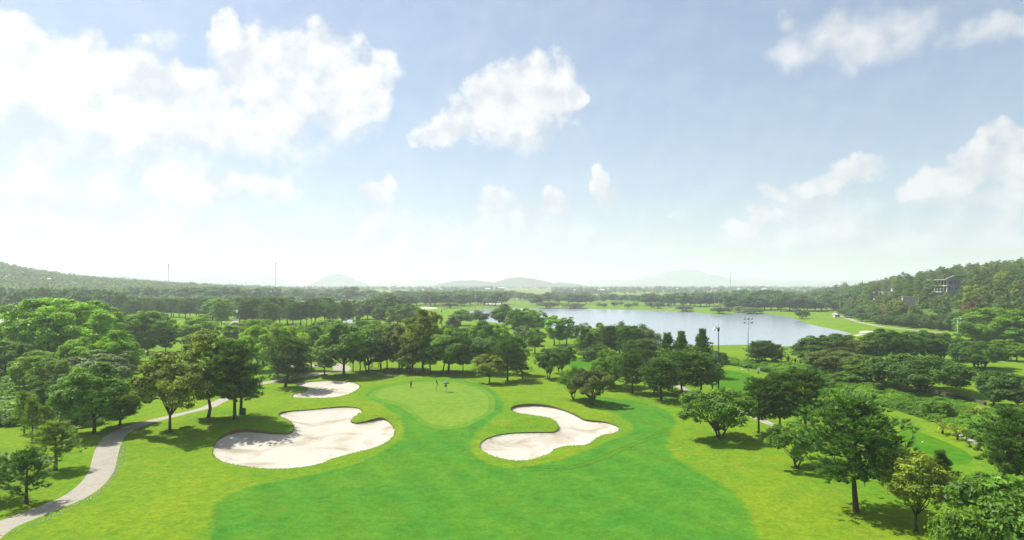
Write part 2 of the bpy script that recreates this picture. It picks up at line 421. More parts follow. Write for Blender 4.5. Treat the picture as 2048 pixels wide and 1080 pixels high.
def path_mat():
    m, t, b, _ = new_mat('concrete cart path')
    pos = t.new('ShaderNodeNewGeometry').outputs['Position']
    n1 = t.noise(pos, 0.35, 6, 0.65).outputs['Fac']; n2 = t.noise(pos, 4.5, 5, 0.7).outputs['Fac']
    col = t.mix(n1, (0.255, 0.225, 0.172, 1), (0.36, 0.322, 0.252, 1))
    col = t.v('MULTIPLY', col, t.mix(n2, (0.7, 0.7, 0.7, 1), (1.2, 1.2, 1.2, 1)))
    vo = t.new('ShaderNodeTexVoronoi', feature='DISTANCE_TO_EDGE'); vo.inputs['Scale'].default_value = 0.42; t.l.new(t.v('ADD', pos, t.v('MULTIPLY', t.noise(pos, 0.8, 3, 0.6).outputs['Color'], (0.9, 0.9, 0.0))), vo.inputs['Vector'])
    col = t.mix(t.m('MULTIPLY', t.step(vo.outputs[0], 0.035, 0.0), 0.28), col, (0.10, 0.095, 0.07, 1))
    col = t.mix(t.m('MULTIPLY', t.step(t.noise(pos, 0.9, 6, 0.75).outputs['Fac'], 0.55, 0.75), 0.5), col, (0.15, 0.13, 0.09, 1))
    t.l.new(col, b.inputs['Base Color']); b.inputs['Roughness'].default_value = 0.92
    return m
M['path'] = path_mat()

def water_mat():
    m, t, b, _ = new_mat('lake water')
    pos = t.new('ShaderNodeNewGeometry').outputs['Position']
    n1 = t.noise(t.v('MULTIPLY', pos, (1.0, 0.45, 1.0)), 0.22, 3, 0.5).outputs['Fac']
    n2 = t.noise(pos, 0.02, 3, 0.5).outputs['Fac']
    b.inputs['Base Color'].default_value = (0.24, 0.275, 0.305, 1); b.inputs['Roughness'].default_value = 0.17; b.inputs['IOR'].default_value = 1.33
    bp = t.new('ShaderNodeBump'); bp.inputs['Distance'].default_value = 0.06
    t.l.new(t.lin(n2, 0.4, 0.65, 0.02, 0.14), bp.inputs['Strength'])
    t.l.new(n1, bp.inputs['Height']); t.l.new(bp.outputs[0], b.inputs['Normal'])
    return m
M['water'] = water_mat()

def leaf_mat(name, trans=0.36, lo=0.42, hi=1.6, warm=(1.18, 1.05, 0.75)):
    """foliage: each tree's own colour (object colour) varied from clump to clump"""
    m, t, b, out = new_mat(name)
    oi = t.new('ShaderNodeObjectInfo'); at = t.new('ShaderNodeAttribute', attribute_name='tint')
    k = t.lin(at.outputs['Fac'], 0, 1, lo, hi)
    col = t.v('MULTIPLY', oi.outputs['Color'], t.xyz(k, k, k))
    col = t.mix(t.step(at.outputs['Fac'], 0.55, 1.0), col, t.v('MULTIPLY', col, warm))
    t.l.new(col, b.inputs['Base Color']); b.inputs['Roughness'].default_value = 0.5; b.inputs['Specular IOR Level'].default_value = 0.24
    tr = t.new('ShaderNodeBsdfTranslucent'); t.l.new(t.v('MULTIPLY', col, (1.55, 1.5, 0.45)), tr.inputs[0])
    mx = t.new('ShaderNodeMixShader'); mx.inputs[0].default_value = trans
    t.l.new(b.outputs[0], mx.inputs[1]); t.l.new(tr.outputs[0], mx.inputs[2]); t.l.new(mx.outputs[0], out.inputs[0])
    return m
M['leaf'] = leaf_mat('broad leaves')
M['needle'] = leaf_mat('pine needles', 0.22, 0.6, 1.4, (1.15, 1.05, 0.75))
M['bark'] = plain('dark bark', (0.050, 0.038, 0.028), 0.9, vary=0.4, scale=4.0, bump=0.6)
M['pale bark'] = plain('pale bark', (0.22, 0.19, 0.15), 0.85, vary=0.35, scale=2.5)
M['hillwood'] = turf('far wooded slope', (0.030, 0.060, 0.022), (0.050, 0.085, 0.028), (0.09, 0.09, 0.05), patch=0.004, grain=0.05, bump=0.4, gl=0.5)
M['concrete'] = plain('bare concrete', (0.42, 0.40, 0.38), 0.9, vary=0.2, scale=0.6)
M['grey render'] = plain('grey cement render', (0.22, 0.21, 0.22), 0.9, vary=0.2, scale=0.4)
M['white wall'] = plain('white plaster', (0.62, 0.61, 0.58), 0.85, vary=0.12, scale=0.5)
M['room shade'] = plain('painted opening shade', (0.025, 0.027, 0.03), 0.6, vary=0.3)  # near-black colour paints the shade of rooms behind the openings
M['glass'] = plain('window glass', (0.04, 0.05, 0.06), 0.08, vary=0.2)
M['stone'] = plain('pale rubble stone', (0.30, 0.28, 0.26), 0.95, vary=0.45, scale=0.9, bump=0.8)
M['rock'] = plain('grey rock', (0.30, 0.27, 0.23), 0.9, vary=0.35, scale=1.5, bump=0.6)
M['mossy stone'] = plain('mossy dark stone', (0.085, 0.075, 0.05), 0.95, vary=0.5, scale=0.8, bump=0.8)
M['pale rubble'] = plain('pale rubble', (0.40, 0.36, 0.29), 0.95, vary=0.3, scale=2.0)
M['steel'] = plain('galvanised steel', (0.34, 0.35, 0.36), 0.5, 0.3, vary=0.12, scale=1.0)
M['dark steel'] = plain('dark painted steel', (0.05, 0.055, 0.055), 0.5, 0.2)
M['lamp white'] = plain('white lamp housing', (0.72, 0.72, 0.70), 0.4, vary=0.05)
M['lens'] = plain('lamp lens', (0.35, 0.37, 0.38), 0.15, vary=0.1)
M['red roof'] = plain('red sheet roof', (0.42, 0.055, 0.035), 0.6, vary=0.2)
M['tile roof'] = plain('clay tile roof', (0.33, 0.13, 0.08), 0.85, vary=0.25)
M['tin roof'] = plain('pale tin roof', (0.55, 0.57, 0.60), 0.5, vary=0.1)
M['green paint'] = plain('dark green paint', (0.02, 0.085, 0.045), 0.45)
M['white paint'] = plain('white paint', (0.78, 0.78, 0.76), 0.5, vary=0.05)
M['black'] = plain('black rubber', (0.015, 0.015, 0.016), 0.6)
M['flag'] = plain('dark flag cloth', (0.02, 0.05, 0.06), 0.8)
M['red shirt'] = plain('red cloth', (0.50, 0.06, 0.035), 0.85)
M['white cloth'] = plain('white cloth', (0.75, 0.75, 0.74), 0.85)
M['dark cloth'] = plain('dark cloth', (0.02, 0.022, 0.03), 0.85)
M['blue cloth'] = plain('navy cloth', (0.018, 0.035, 0.06), 0.85)
M['skin'] = plain('skin', (0.38, 0.20, 0.13), 0.6)
M['hair'] = plain('black hair', (0.012, 0.010, 0.010), 0.5)
M['brolly'] = plain('umbrella cloth', (0.03, 0.065, 0.085), 0.6)
M['track'] = turf('worn wheel track', (0.075, 0.17, 0.008), (0.10, 0.185, 0.008), (0.12, 0.18, 0.01), grain=3.0)

# ------------------------------------------------------------------ ground: one triangulation, cut along every outline
FAIRWAY = [(400, 1180), (420, 1090), (424, 1030), (440, 1003), (512, 971), (627, 948), (713, 925), (775, 897), (806, 870), (800, 838), (768, 815), (738, 800), (736, 786), (765, 772), (815, 763), (870, 759), (930, 764), (975, 778), (1000, 800), (1003, 825), (985, 845), (955, 862), (940, 885),
           (950, 908), (985, 925), (1040, 930), (1110, 918), (1165, 902), (1215, 880), (1262, 862), (1262, 846), (1230, 832), (1180, 818), (1160, 805), (1200, 800), (1270, 806), (1330, 822), (1352, 842), (1340, 862), (1333, 885), (1346, 908), (1391, 942), (1440, 966), (1483, 1000), (1506, 1043), (1517, 1090), (1520, 1180)]
GREEN = [(752, 789), (775, 776), (815, 769), (865, 766), (910, 768), (948, 778), (972, 796), (978, 815), (968, 832), (940, 846), (902, 853.5), (866, 849), (842, 836), (822, 819), (798, 808), (768, 803), (754, 797)]
COLLAR = [(738, 790), (768, 772), (812, 765), (866, 761.5), (915, 763), (955, 774), (982, 793), (990, 816), (978, 836), (946, 851), (902, 858.5), (860, 855), (834, 841), (812, 824), (790, 813), (760, 808), (742, 800)]
TEE1 = [(1395, 746), (1440, 737.5), (1490, 742), (1520, 751), (1552, 766), (1590, 788), (1630, 812), (1600, 826), (1520, 800), (1440, 780)]
TEE2 = [(1800, 862), (1812, 858), (1852, 872), (1905, 893), (1945, 916), (1930, 930), (1885, 925), (1830, 900), (1806, 880)]
MEADOW = [(-60, 652), (20, 647), (62, 646), (64, 660), (58, 678), (-60, 705)]
MID_GREEN = [(1140, 718), (1170, 715), (1200, 718), (1195, 735), (1160, 740), (1138, 733)]
BANK = [(1408, 716), (1440, 712), (1480, 722), (1560, 726), (1640, 738), (1720, 752), (1800, 770), (1890, 790), (1975, 815), (2060, 850), (2150, 960), (2060, 930), (1990, 905), (1930, 880), (1868, 845), (1790, 811), (1700, 782), (1620, 768), (1560, 748), (1500, 735), (1440, 726)]
FIELDS = [[(742, 582), (778, 581), (812, 581.5), (815, 584.5), (775, 585.5), (740, 585)], [(1015, 580), (1060, 579), (1100, 579.5), (1098, 586), (1060, 590), (1012, 589)], [(1224, 585), (1290, 584), (1352, 585.5), (1350, 589), (1280, 590), (1222, 589)], [(880, 585), (930, 584.5), (935, 586.5), (880, 587)]]
SMALL_SAND = [[(836, 616), (850, 614.2), (873, 615.5), (870, 617.8), (848, 618.3)], [(972, 607), (985, 604.5), (1002, 606), (998, 610), (978, 610)], [(984, 601), (1000, 599), (1016, 600.5), (1010, 603), (990, 603.5)], [(-20, 638), (10, 635.5), (34, 638), (30, 644), (8, 647), (-20, 646)],
              [(1717, 662), (1730, 660.8), (1747, 662.5), (1742, 665), (1724, 664.5)], [(1706, 666.5), (1720, 665.4), (1732, 667), (1724, 668.8), (1710, 668.6)], [(930, 665), (938, 663.8), (946, 665), (938, 667)]]
PATHS = [
 ([(-40, 1082), (0, 1056), (100, 1018), (160, 991), (200, 951), (216, 902), (238, 876), (288, 857), (348, 841), (404, 824), (430, 810), (460, 790)], [3.0, 2.6, 2.6, 2.6, 2.8, 2.8, 2.6, 2.5, 2.4, 2.4, 2.4, 2.4]),
 ([(460, 790), (500, 771), (545, 762), (600, 753), (650, 747), (678, 741), (684, 735), (670, 729.5), (645, 729), (615, 733), (580, 730), (545, 722)], [2.6, 2.6, 2.6, 3.0, 5.0, 5.0, 4.5, 4.5, 4.5, 3.6, 3.0, 3.0]),
 ([(1500, 829), (1536, 846), (1576, 858)], [1.7]),
 ([(1280, 726), (1300, 727), (1330, 745), (1348, 772), (1390, 792), (1440, 808), (1500, 829)], [1.7]),
 ([(1664, 628), (1690, 634), (1712, 643), (1745, 650.5), (1790, 656), (1850, 661.5), (1905, 666), (1960, 670), (2030, 676)], [3.6]),
 ([(1890, 719.5), (1950, 720.5), (2000, 722), (2080, 725)], [2.2]), ([(430, 655), (462, 648), (475, 640)], [4.0]), ([(505, 664), (540, 668), (570, 671)], [2.4]),
 ([(735, 742), (760, 746), (782, 752)], [1.6])]

loops = []     # (kind, xy outline)
loops.append(('fairway', catmull([P(*p) for p in FAIRWAY], 1.2)))
loops.append(('collar', catmull([P(*p) for p in COLLAR], 1.0)))
loops.append(('green', catmull([P(*p) for p in GREEN], 0.8)))
loops.append(('tee', catmull([P(*p) for p in TEE1], 1.2))); loops.append(('tee2', catmull([P(*p) for p in TEE2], 0.8)))
loops.append(('meadow', catmull([P(*p) for p in MEADOW], 4.0))); loops.append(('midgreen', catmull([P(*p) for p in MID_GREEN], 3.0)))
loops.append(('bank', catmull([P(*p) for p in BANK], 1.5)))
loops.append(('bankR', np.array([(213, 235), (214, 390), (256, 506), (323, 682), (390, 889), (560, 1250), (1300, 1400), (1300, 235)], float)))
loops.append(('bankL', np.array([(-2600, 700), (-700, 720), (-360, 900), (-330, 1500), (-620, 2300), (-2600, 2600)], float)))
for i, f in enumerate(FIELDS): loops.append((f'field{i}', catmull([P(p[0], p[1], 8.0) for p in f], 30.0)))
for k, xy in BUNKER_XY.items(): loops.append((f'sand_{k}', xy))
for i, f in enumerate(SMALL_SAND): loops.append((f'smallsand{i}', catmull([P(*p) for p in f], 3.0)))
for i, (p, w) in enumerate(PATHS): loops.append((f'path{i}', ribbon([P(*q) for q in p], w, 1.2 if i < 4 else 4.0)))
PRIORITY = ['sand', 'path', 'smallsand', 'green', 'collar', 'tee', 'tee2', 'fairway', 'midgreen', 'meadow', 'bank', 'field']

rng = np.random.default_rng(7)
pts = []; faces = []
for _k, xy in loops:
    if np.sum(xy[:, 0] * np.roll(xy[:, 1], -1) - np.roll(xy[:, 0], -1) * xy[:, 1]) < 0: xy = xy[::-1]
    b = len(pts); pts += [tuple(p) for p in xy]; faces.append(list(range(b, b + len(xy))))
fixed = len(pts)
grid = []
rings = np.geomspace(26, 21000, 200)
for i, r in enumerate(rings):
    na = 150 if r < 1500 else 90
    a = np.linspace(R(-58), R(58), na) + rng.uniform(-0.3, 0.3) * R(116) / na
    rr = r * (1 + rng.uniform(-0.008, 0.008, na))
    grid.append(np.stack([np.sin(a) * rr, np.cos(a) * rr], 1))
gx, gy = np.meshgrid(np.arange(-75, 75, 1.5), np.arange(54, 190, 1.5)); g2 = np.stack([gx.ravel(), gy.ravel()], 1); g2 = g2[np.abs(g2[:, 0]) < 0.85 * g2[:, 1]]
grid.append(g2 + rng.uniform(-.3, .3, g2.shape))
for poly, off in ((LAKE, (0.0, 3.0, 7.0, 12.0, -4)), (CREEK, (0, 2.5, 6.0, -2))):
    t = np.roll(poly, -1, 0) - np.roll(poly, 1, 0); nn = np.stack([t[:, 1], -t[:, 0]], 1); nn /= np.linalg.norm(nn, axis=1)[:, None] + 1e-9
    if sdist(poly, *(poly[:1] + nn[:1] * 0.5).T)[0] < 0: nn = -nn
    for o in off: grid.append(poly + nn * o)
for xy in BUNKER_XY.values():
    x0, y0 = xy.min(0); x1, y1 = xy.max(0)
    bx, by = np.meshgrid(np.arange(x0, x1, 0.7), np.arange(y0, y1, 0.7)); bp_ = np.stack([bx.ravel(), by.ravel()], 1) + rng.uniform(-.15, .15, (bx.size, 2))
    grid.append(bp_[sdist(xy, bp_[:, 0], bp_[:, 1]) < -0.25])
grid.append(np.array([(-26000, -4000), (26000, -4000), (26000, 21500), (-26000, 21500), (-60, 0), (60, 0), (-30, -60), (30, -60), (0, 5), (-300, 0), (300, 0), (-9000, 3000), (9000, 3000)], float))
pts += [tuple(p) for p in np.concatenate(grid)]
cv, ce, cf, ov, oe, of = delaunay_2d_cdt([Vector(p) for p in pts], [], faces, 0, 1e-4, True)
XY = np.array([(v.x, v.y) for v in cv]); TRI = np.array(cf, np.int32)
Z = hgt(XY[:, 0], XY[:, 1])
MOW = np.full(len(XY), 3.0); _k = (XY[:, 1] < 200) & (XY[:, 1] > 20) & (np.abs(XY[:, 0]) < 120); MOW[_k] = np.clip(sdist(loops[0][1], XY[_k, 0], XY[_k, 1]), -3, 3)
rank = {}
for i, (k, _x) in enumerate(loops):
    base = next(p for p in sorted(PRIORITY, key=len, reverse=True) if k.startswith(p))
    rank[i] = PRIORITY.index(base)
region = np.full(len(TRI), -1)
for i, o in enumerate(of):
    o = [q for q in o if q < len(loops)]
    if o: region[i] = min(o, key=lambda q: rank[q])

def sub_mesh(name, sel, zz=None):
    t = TRI[sel]; ids, inv = np.unique(t, return_inverse=True)
    z = (Z if zz is None else zz)[ids]
    return mesh_np(name, np.column_stack([XY[ids], z]), inv.reshape(-1, 3), True, MOW[ids])

def region_obj(keys, name, mat, label=None, zz=None, cat=None):
    ids = [i for i, (k, _x) in enumerate(loops) if k in keys]
    o = link(name, sub_mesh(name, np.isin(region, ids), zz), M[mat])
    tag(o, label, None, None, 'structure')
    return o

o = link('ground', sub_mesh('ground', region < 0), M['rough']); tag(o, 'yellow-green rough grass covering the course and the plain', kind='structure')
region_obj(['fairway'], 'fairway', 'rough', 'wide mown fairway of deeper green between the sand bunkers')
region_obj(['collar'], 'green_collar', 'collar', 'ring of short darker turf round the putting green')
region_obj(['green'], 'putting_green', 'green', 'pale smooth putting green where the two golfers stand')
region_obj(['tee'], 'tee_ground', 'tee', 'dark green mown tee ground below the tall lamp posts')
region_obj(['tee2'], 'tee_ground', 'tee', 'small dark green tee patch on the bright strip by the ditch')
region_obj(['meadow'], 'meadow', 'tee', 'dark green mown strip behind the clipped dark bush')
region_obj(['midgreen'], 'lawn', 'tee', 'bright mown lawn patch behind the twin vase-shaped trees')
region_obj(['bank'], 'bank', 'scrubsoil', 'weedy ditch bank sloping beside the bright fairway strip')
region_obj(['bankR'], 'hillside', 'scrubsoil', 'brownish green slope under the gum trees'); region_obj(['bankL'], 'hillside', 'scrubsoil', 'hazy green slope under the far woodland')
region_obj([f'field{i}' for i in range(len(FIELDS))], 'field', 'field', 'pale yellow crop fields far off on the plain')
for i in range(len(SMALL_SAND)): region_obj([f'smallsand{i}'], 'sand_bunker', 'sand', 'small distant flat bunker of pale sand')
for i in range(len(PATHS)):
    region_obj([f'path{i}'], 'cart_path', 'path', 'pale concrete cart path between lawns')
SAND_OBJ = []
BUNK_LABEL = {'kidney': 'large three-lobed white sand bunker with a grass tongue, shadow over its near lobe', 'hook': 'hook-shaped white sand bunker curling round a grass tongue', 'far': 'smaller oval sand bunker beyond, half in tree shade'}
for k, xy in BUNKER_XY.items():
    i = [j for j, (q, _x) in enumerate(loops) if q == f'sand_{k}'][0]
    sel = region == i; ids = np.unique(TRI[sel]); zz = Z.copy(); LIP = 0.32
    dist = np.maximum(-sdist(xy, XY[ids, 0], XY[ids, 1]), 0)
    base = np.median(Z[ids])
    zz[ids] = Z[ids] * 0.45 + base * 0.55 - LIP * (0.35 + 0.65 * smooth01(dist / 0.6)) - 0.35 * smooth01(dist / 4.0)
    zz[ids] = np.minimum(zz[ids], Z[ids] - 0.10)
    so = region_obj([f'sand_{k}'], 'sand_bunker', 'sand', BUNK_LABEL[k], zz)
    # soil and turf edge standing round the sand
    bnd = {}
    for a, b_, c in TRI[sel]:
        for e in ((a, b_), (b_, c), (c, a)):
            key = (min(e), max(e)); bnd[key] = None if key in bnd else e
    V = []; F = []
    for e in bnd.values():
        if e is None: continue
        a, b_ = e; n0 = len(V)
        V += [(XY[a, 0], XY[a, 1], Z[a] + 0.002), (XY[b_, 0], XY[b_, 1], Z[b_] + 0.002), (XY[b_, 0], XY[b_, 1], zz[b_] - 0.02), (XY[a, 0], XY[a, 1], zz[a] - 0.02)]
        F.append((n0, n0 + 1, n0 + 2, n0 + 3))
    link('turf_edge', mesh_np('turf_edge', V, F, False), M['lip'], so)
    SAND_OBJ.append((so, xy))

# faint wheel tracks on the fairway
for pts_ in ([(1040, 928), (1120, 931), (1180, 917), (1240, 893), (1300, 870), (1345, 862)], [(1060, 935), (1130, 934), (1200, 918), (1258, 892), (1310, 873), (1345, 866)]):
    rb = open_curve([P(*q) for q in pts_], 0.8); t = np.gradient(rb, axis=0); t /= np.linalg.norm(t, axis=1)[:, None]; nn = np.stack([-t[:, 1], t[:, 0]], 1) * 0.10
    a, b_ = rb + nn, rb - nn; n = len(rb)
    V = np.concatenate([np.column_stack([a, hgt(a[:, 0], a[:, 1]) + 0.03]), np.column_stack([b_, hgt(b_[:, 0], b_[:, 1]) + 0.03])])
    F = [(i, i + n, i + n + 1, i + 1) for i in range(n - 1)]
    tag(link('wheel_track', mesh_np('wheel_track', V, F), M['track']), 'faint yellow wheel track curving over the fairway', kind='structure')

# water
def water(name, poly, label):
    x0, y0 = poly.min(0) - 9; x1, y1 = poly.max(0) + 9
    tag(link(name, mesh_np(name, [(x0, y0, WATER), (x1, y0, WATER), (x1, y1, WATER), (x0, y1, WATER)], [(0, 1, 2, 3)], False), M['water']), label, kind='structure')
water('lake', LAKE, 'broad calm lake mirroring the white sky')
water('creek', CREEK, 'narrow creek bend among the willows')

# far hills
def far_hill(u, half, vtop, d, seed, rough=0.12):
    x0 = (u - CX) / FPX * d; w = half * 1.5 / FPX * d; h = (HZ - vtop) / FPX * d + CAMZ + 2
    n = 61; gx, gy = np.meshgrid(np.linspace(-1, 1, n), np.linspace(-1, 1, n)); r = np.random.default_rng(seed)
    rr = np.sqrt(gx ** 2 + gy ** 2); z = (1 - smooth01(rr)) ** 1.25
    for f in (2.2, 4.5, 9, 17):
        a, b_, c = r.uniform(0, 6.3, 3); z = z + rough / f * 4.2 * (np.sin(gx * f + a + 0.6 * np.sin(gy * f * 0.7 + c)) * np.sin(gy * f + b_)) * np.clip(1.1 - rr, 0, 1)
    z = np.clip(z / z.max(), -0.05, None) * h - 3 * (rr > 0.97)
    V = np.column_stack([gx.ravel() * w + x0, gy.ravel() * w * 0.7 + d, z.ravel()])
    F = [(j * n + i, j * n + i + 1, (j + 1) * n + i + 1, (j + 1) * n + i) for j in range(n - 1) for i in range(n - 1)]
    tag(link('hill', mesh_np('hill', V, F), M['hillwood']), 'hazy blue hill far off beyond the plain', kind='structure')
for i, a in enumerate([(683, 62, 548, 6500), (520, 80, 552, 8500), (850, 60, 560, 8500), (1035, 90, 555, 4600), (945, 90, 561, 4800), (1130, 70, 565, 5000), (1385, 120, 539, 8200), (1310, 110, 553, 8600), (1230, 90, 559, 10200), (1500, 110, 557, 10200), (1600, 120, 562, 9500), (1700, 120, 560, 9500), (760, 120, 564, 9800), (420, 160, 556, 7500), (240, 160, 548, 6500)]):
    far_hill(*a, seed=i)

# ------------------------------------------------------------------ haze: the air over the whole place
hb = MB(); hb.box((0, 8750, 141), (53000, 25700, 290))
hm = bpy.data.materials.new('haze air'); hm.use_nodes = True; H_ = NT(hm.node_tree); H_.n.clear()
ho = H_.new('ShaderNodeOutputMaterial'); hv = H_.new('ShaderNodeVolumePrincipled')
hv.inputs['Color'].default_value = (0.905, 0.922, 1.0, 1); hv.inputs['Density'].default_value = 0.00024; hv.inputs['Anisotropy'].default_value = 0.2
H_.l.new(hv.outputs[0], ho.inputs['Volume'])
ob = hb.build('haze', hm); tag(ob, 'pale humid haze filling the air', kind='stuff')

# ------------------------------------------------------------------ tree makers (shapes shared between copies)
def unit(a): return a / (np.linalg.norm(a, axis=-1, keepdims=True) + 1e-9)

def leaf_quads(pos, nrm, size, rng, aspect=1.7):
    n = len(pos); t = unit(np.cross(nrm, rng.normal(size=(n, 3)))); b = np.cross(nrm, t)
    L = size[:, None]; w = L / aspect
    bend = nrm * L * 0.12
    V = np.stack([pos - t * L * 0.5 - bend, pos + b * w * 0.5, pos + t * L * 0.5 - bend, pos - b * w * 0.5], 1).reshape(-1, 3)
    return V, np.arange(n * 4).reshape(n, 4)

def crown_lobes(rng, n, Rx, z0, z1, flat_bottom, spread, lobe_r):
    """centres and radii of the foliage masses that make up a crown"""
    hz = (z1 - z0) / 2; zc = (z0 + z1) / 2
    i = np.arange(n) + 0.5; ph = np.arccos(np.clip(1 - 2 * i / n * (1 - flat_bottom * 0.35), -1, 1)); th = math.pi * (1 + 5 ** 0.5) * i
    d = np.stack([np.cos(th) * np.sin(ph), np.sin(th) * np.sin(ph), np.cos(ph)], 1)
    d = unit(d + rng.normal(size=d.shape) * 0.22)
    k = rng.uniform(*spread, size=n)
    a, b = rng.uniform(0, 6.28, 2)
    k = k * (1 + 0.16 * np.sin(2 * np.arctan2(d[:, 1], d[:, 0]) + a) + 0.10 * np.sin(3 * np.arctan2(d[:, 1], d[:, 0]) + b))
    r = lobe_r * Rx * rng.uniform(0.65, 1.35, n)
    c = d * np.stack([Rx - r, Rx - r, np.maximum(hz - r * 0.8, 0.2)], 1) * k[:, None]; c[:, 2] += zc
    inner = rng.random(n) < 0.18
    c[inner] = c[inner] * np.array([0.45, 0.45, 1]) + np.array([0, 0, 0])
    return c, r, d

def broad_crown(seed, W, z0, z1, lobes=46, sprays=60, per=9, leaf=0.30, flat_bottom=0.6, spread=(0.72, 1.0), lobe_r=0.27, droop=0.0):
    rng = np.random.default_rng(seed)
    c, r, d = crown_lobes(rng, lobes, W / 2, z0, z1, flat_bottom, spread, lobe_r)
    lt = rng.random(lobes)
    n = lobes * sprays; li = np.repeat(np.arange(lobes), sprays)
    q = unit(rng.normal(size=(n, 3)) + np.array([0, 0, 0.45]) + d[li] * 0.55)
    sp = c[li] + q * (r[li] * rng.uniform(0.72, 1.05, n))[:, None] * np.array([1, 1, 0.80])
    tint_s = np.clip(lt[li] * 0.45 + rng.random(n) * 0.55, 0, 1)
    pi = np.repeat(np.arange(n), per); m = len(pi)
    pos = sp[pi] + rng.normal(size=(m, 3)) * leaf * np.array([0.62, 0.62, 0.34])
    pos[:, 2] -= droop * rng.random(m)
    nr = unit(q[pi] * 0.75 + np.array([0, 0, 0.40]) + rng.normal(size=(m, 3)) * 0.36)
    size = leaf * rng.uniform(0.65, 1.45, m)
    V, F = leaf_quads(pos, nr, size, rng)
    return V, F, np.repeat(np.clip(tint_s[pi] + rng.normal(size=m) * 0.1, 0, 1), 4), (c, r)

def limbs(seed, lobes, z_fork, rad, stems=1, wob=0.25, n_limb=9, lean=0.0):
    """tapered trunk(s) forking into limbs that reach the foliage masses"""
    r = random.Random(seed); mb = MB(); c, rr = lobes
    order = sorted(range(len(c)), key=lambda i: -rr[i])[:n_limb * stems]
    for s in range(stems):
        a = 2 * math.pi * s / stems + r.uniform(0, 1); off = Vector((math.cos(a), math.sin(a), 0)) * (rad * 1.1 if stems > 1 else 0)
        fork = Vector((math.cos(a) * 0.6 * (stems > 1) + lean, math.sin(a) * 0.6 * (stems > 1), z_fork * r.uniform(0.85, 1.1)))
        k = rad if stems == 1 else rad * 0.72
        pts = [off + Vector((0, 0, -0.25)), off + Vector((0, 0, 0.12)), off.lerp(fork, 0.5) + Vector((r.uniform(-wob, wob), r.uniform(-wob, wob), 0)) * 0.5, fork]
        mb.tube(pts, [k * 1.75, k * 1.2, k * 0.95, k * 0.8], 8)
        for j in order[s::stems]:
            e = Vector(c[j]); m1 = fork.lerp(e, 0.5); m1.z = fork.z + (e.z - fork.z) * 0.42
            m1 += Vector((r.uniform(-wob, wob), r.uniform(-wob, wob), 0))
            mb.tube([fork - (fork - pts[2]) * 0.12, m1, e], [k * 0.55, k * 0.34, k * 0.10], 6)
    return mb

def needle_tris(pos, dr, L, w, per, rng, spread=0.75):
    n = len(pos); i = np.repeat(np.arange(n), per); m = len(i)
    d = unit(dr[i] + rng.normal(size=(m, 3)) * spread * 0.62 + np.array([0, 0, 0.35]))
    s = unit(np.cross(d, rng.normal(size=(m, 3)))) * w
    p = pos[i]; tip = p + d * (L * rng.uniform(0.6, 1.25, m))[:, None]
    V = np.stack([p - s, p + s, tip], 1).reshape(-1, 3)
    return V, np.arange(m * 3).reshape(m, 3)

def pine(seed, Hh, W, z0, prof, whorls=13, arms=6, tufts=8, per=13, L=0.42, w=0.045, rad=0.17, upturn=0.35):
    """pine: straight trunk, whorls of arms, bottle-brush tufts along and at the end of every arm"""
    rng = np.random.default_rng(seed); r = random.Random(seed); mb = MB()
    lean = Vector((r.uniform(-.25, .25), r.uniform(-.25, .25), 0))
    tp = lambda z: lean * max(z / Hh, 0) ** 1.5 + Vector((0.06 * math.sin(z * 0.9 + seed), 0.06 * math.cos(z * 0.7), z))
    zs = [-0.3, 0.15] + [Hh * k for k in (0.15, 0.3, 0.45, 0.6, 0.75, 0.9, 0.985)]
    mb.tube([tp(z) for z in zs], [rad * 1.35, rad * 1.1] + [rad * (1 - 0.9 * k) for k in (0.1, 0.24, 0.4, 0.56, 0.72, 0.88, 0.97)], 8)
    P_, D_, T_ = [], [], []
    for j in range(whorls):
        f = (j + 0.5) / whorls; z = z0 + (Hh - z0) * f; R_ = W / 2 * prof(f); a0 = r.uniform(0, 6.28)
        for k in range(arms):
            a = a0 + 2 * math.pi * k / arms + r.uniform(-.35, .35); ln = R_ * r.uniform(0.55, 1.12)
            zz = min(Hh * 0.97, z + r.uniform(-.6, .6)); b = tp(zz); up = upturn * (0.5 + f * 1.1)
            dirv = Vector((math.cos(a), math.sin(a), up * r.uniform(0.3, 1.2))); e = b + Vector((dirv.x * ln, dirv.y * ln, dirv.z * ln * 0.8))
            mid = b.lerp(e, 0.5) + Vector((0, 0, -0.10 * ln))
            mb.tube([b, mid, e], [rad * 0.22 * (1.1 - f * 0.6), rad * 0.15, rad * 0.04], 5, False)
            tn = r.random()
            for q in range(tufts):
                s = 0.28 + 0.72 * (q + r.random()) / tufts; p = b.lerp(mid, s * 2) if s < 0.5 else mid.lerp(e, s * 2 - 1)
                side = Vector((-dirv.y, dirv.x, 0)) * r.uniform(-1, 1) * ln * 0.42 * s * (1.15 - s * 0.5)
                P_.append(p + side + Vector((0, 0, r.uniform(-.25, .50)))); D_.append((dirv.normalized() * 0.6 + side.normalized() * 0.35 + Vector((0, 0, 0.6))).normalized()); T_.append(min(1, max(0, tn * 0.6 + r.random() * 0.4)))
    for k in range(14):
        P_.append(tp(Hh * r.uniform(0.93, 1.0)) + Vector((r.uniform(-.2, .2), r.uniform(-.2, .2), 0))); D_.append(Vector((r.uniform(-.6, .6), r.uniform(-.6, .6), 1)).normalized()); T_.append(r.random())
    V, F = needle_tris(np.array(P_), np.array(D_), L, w, per, rng)
    return mb, V, F, np.repeat(np.array(T_), per * 3)

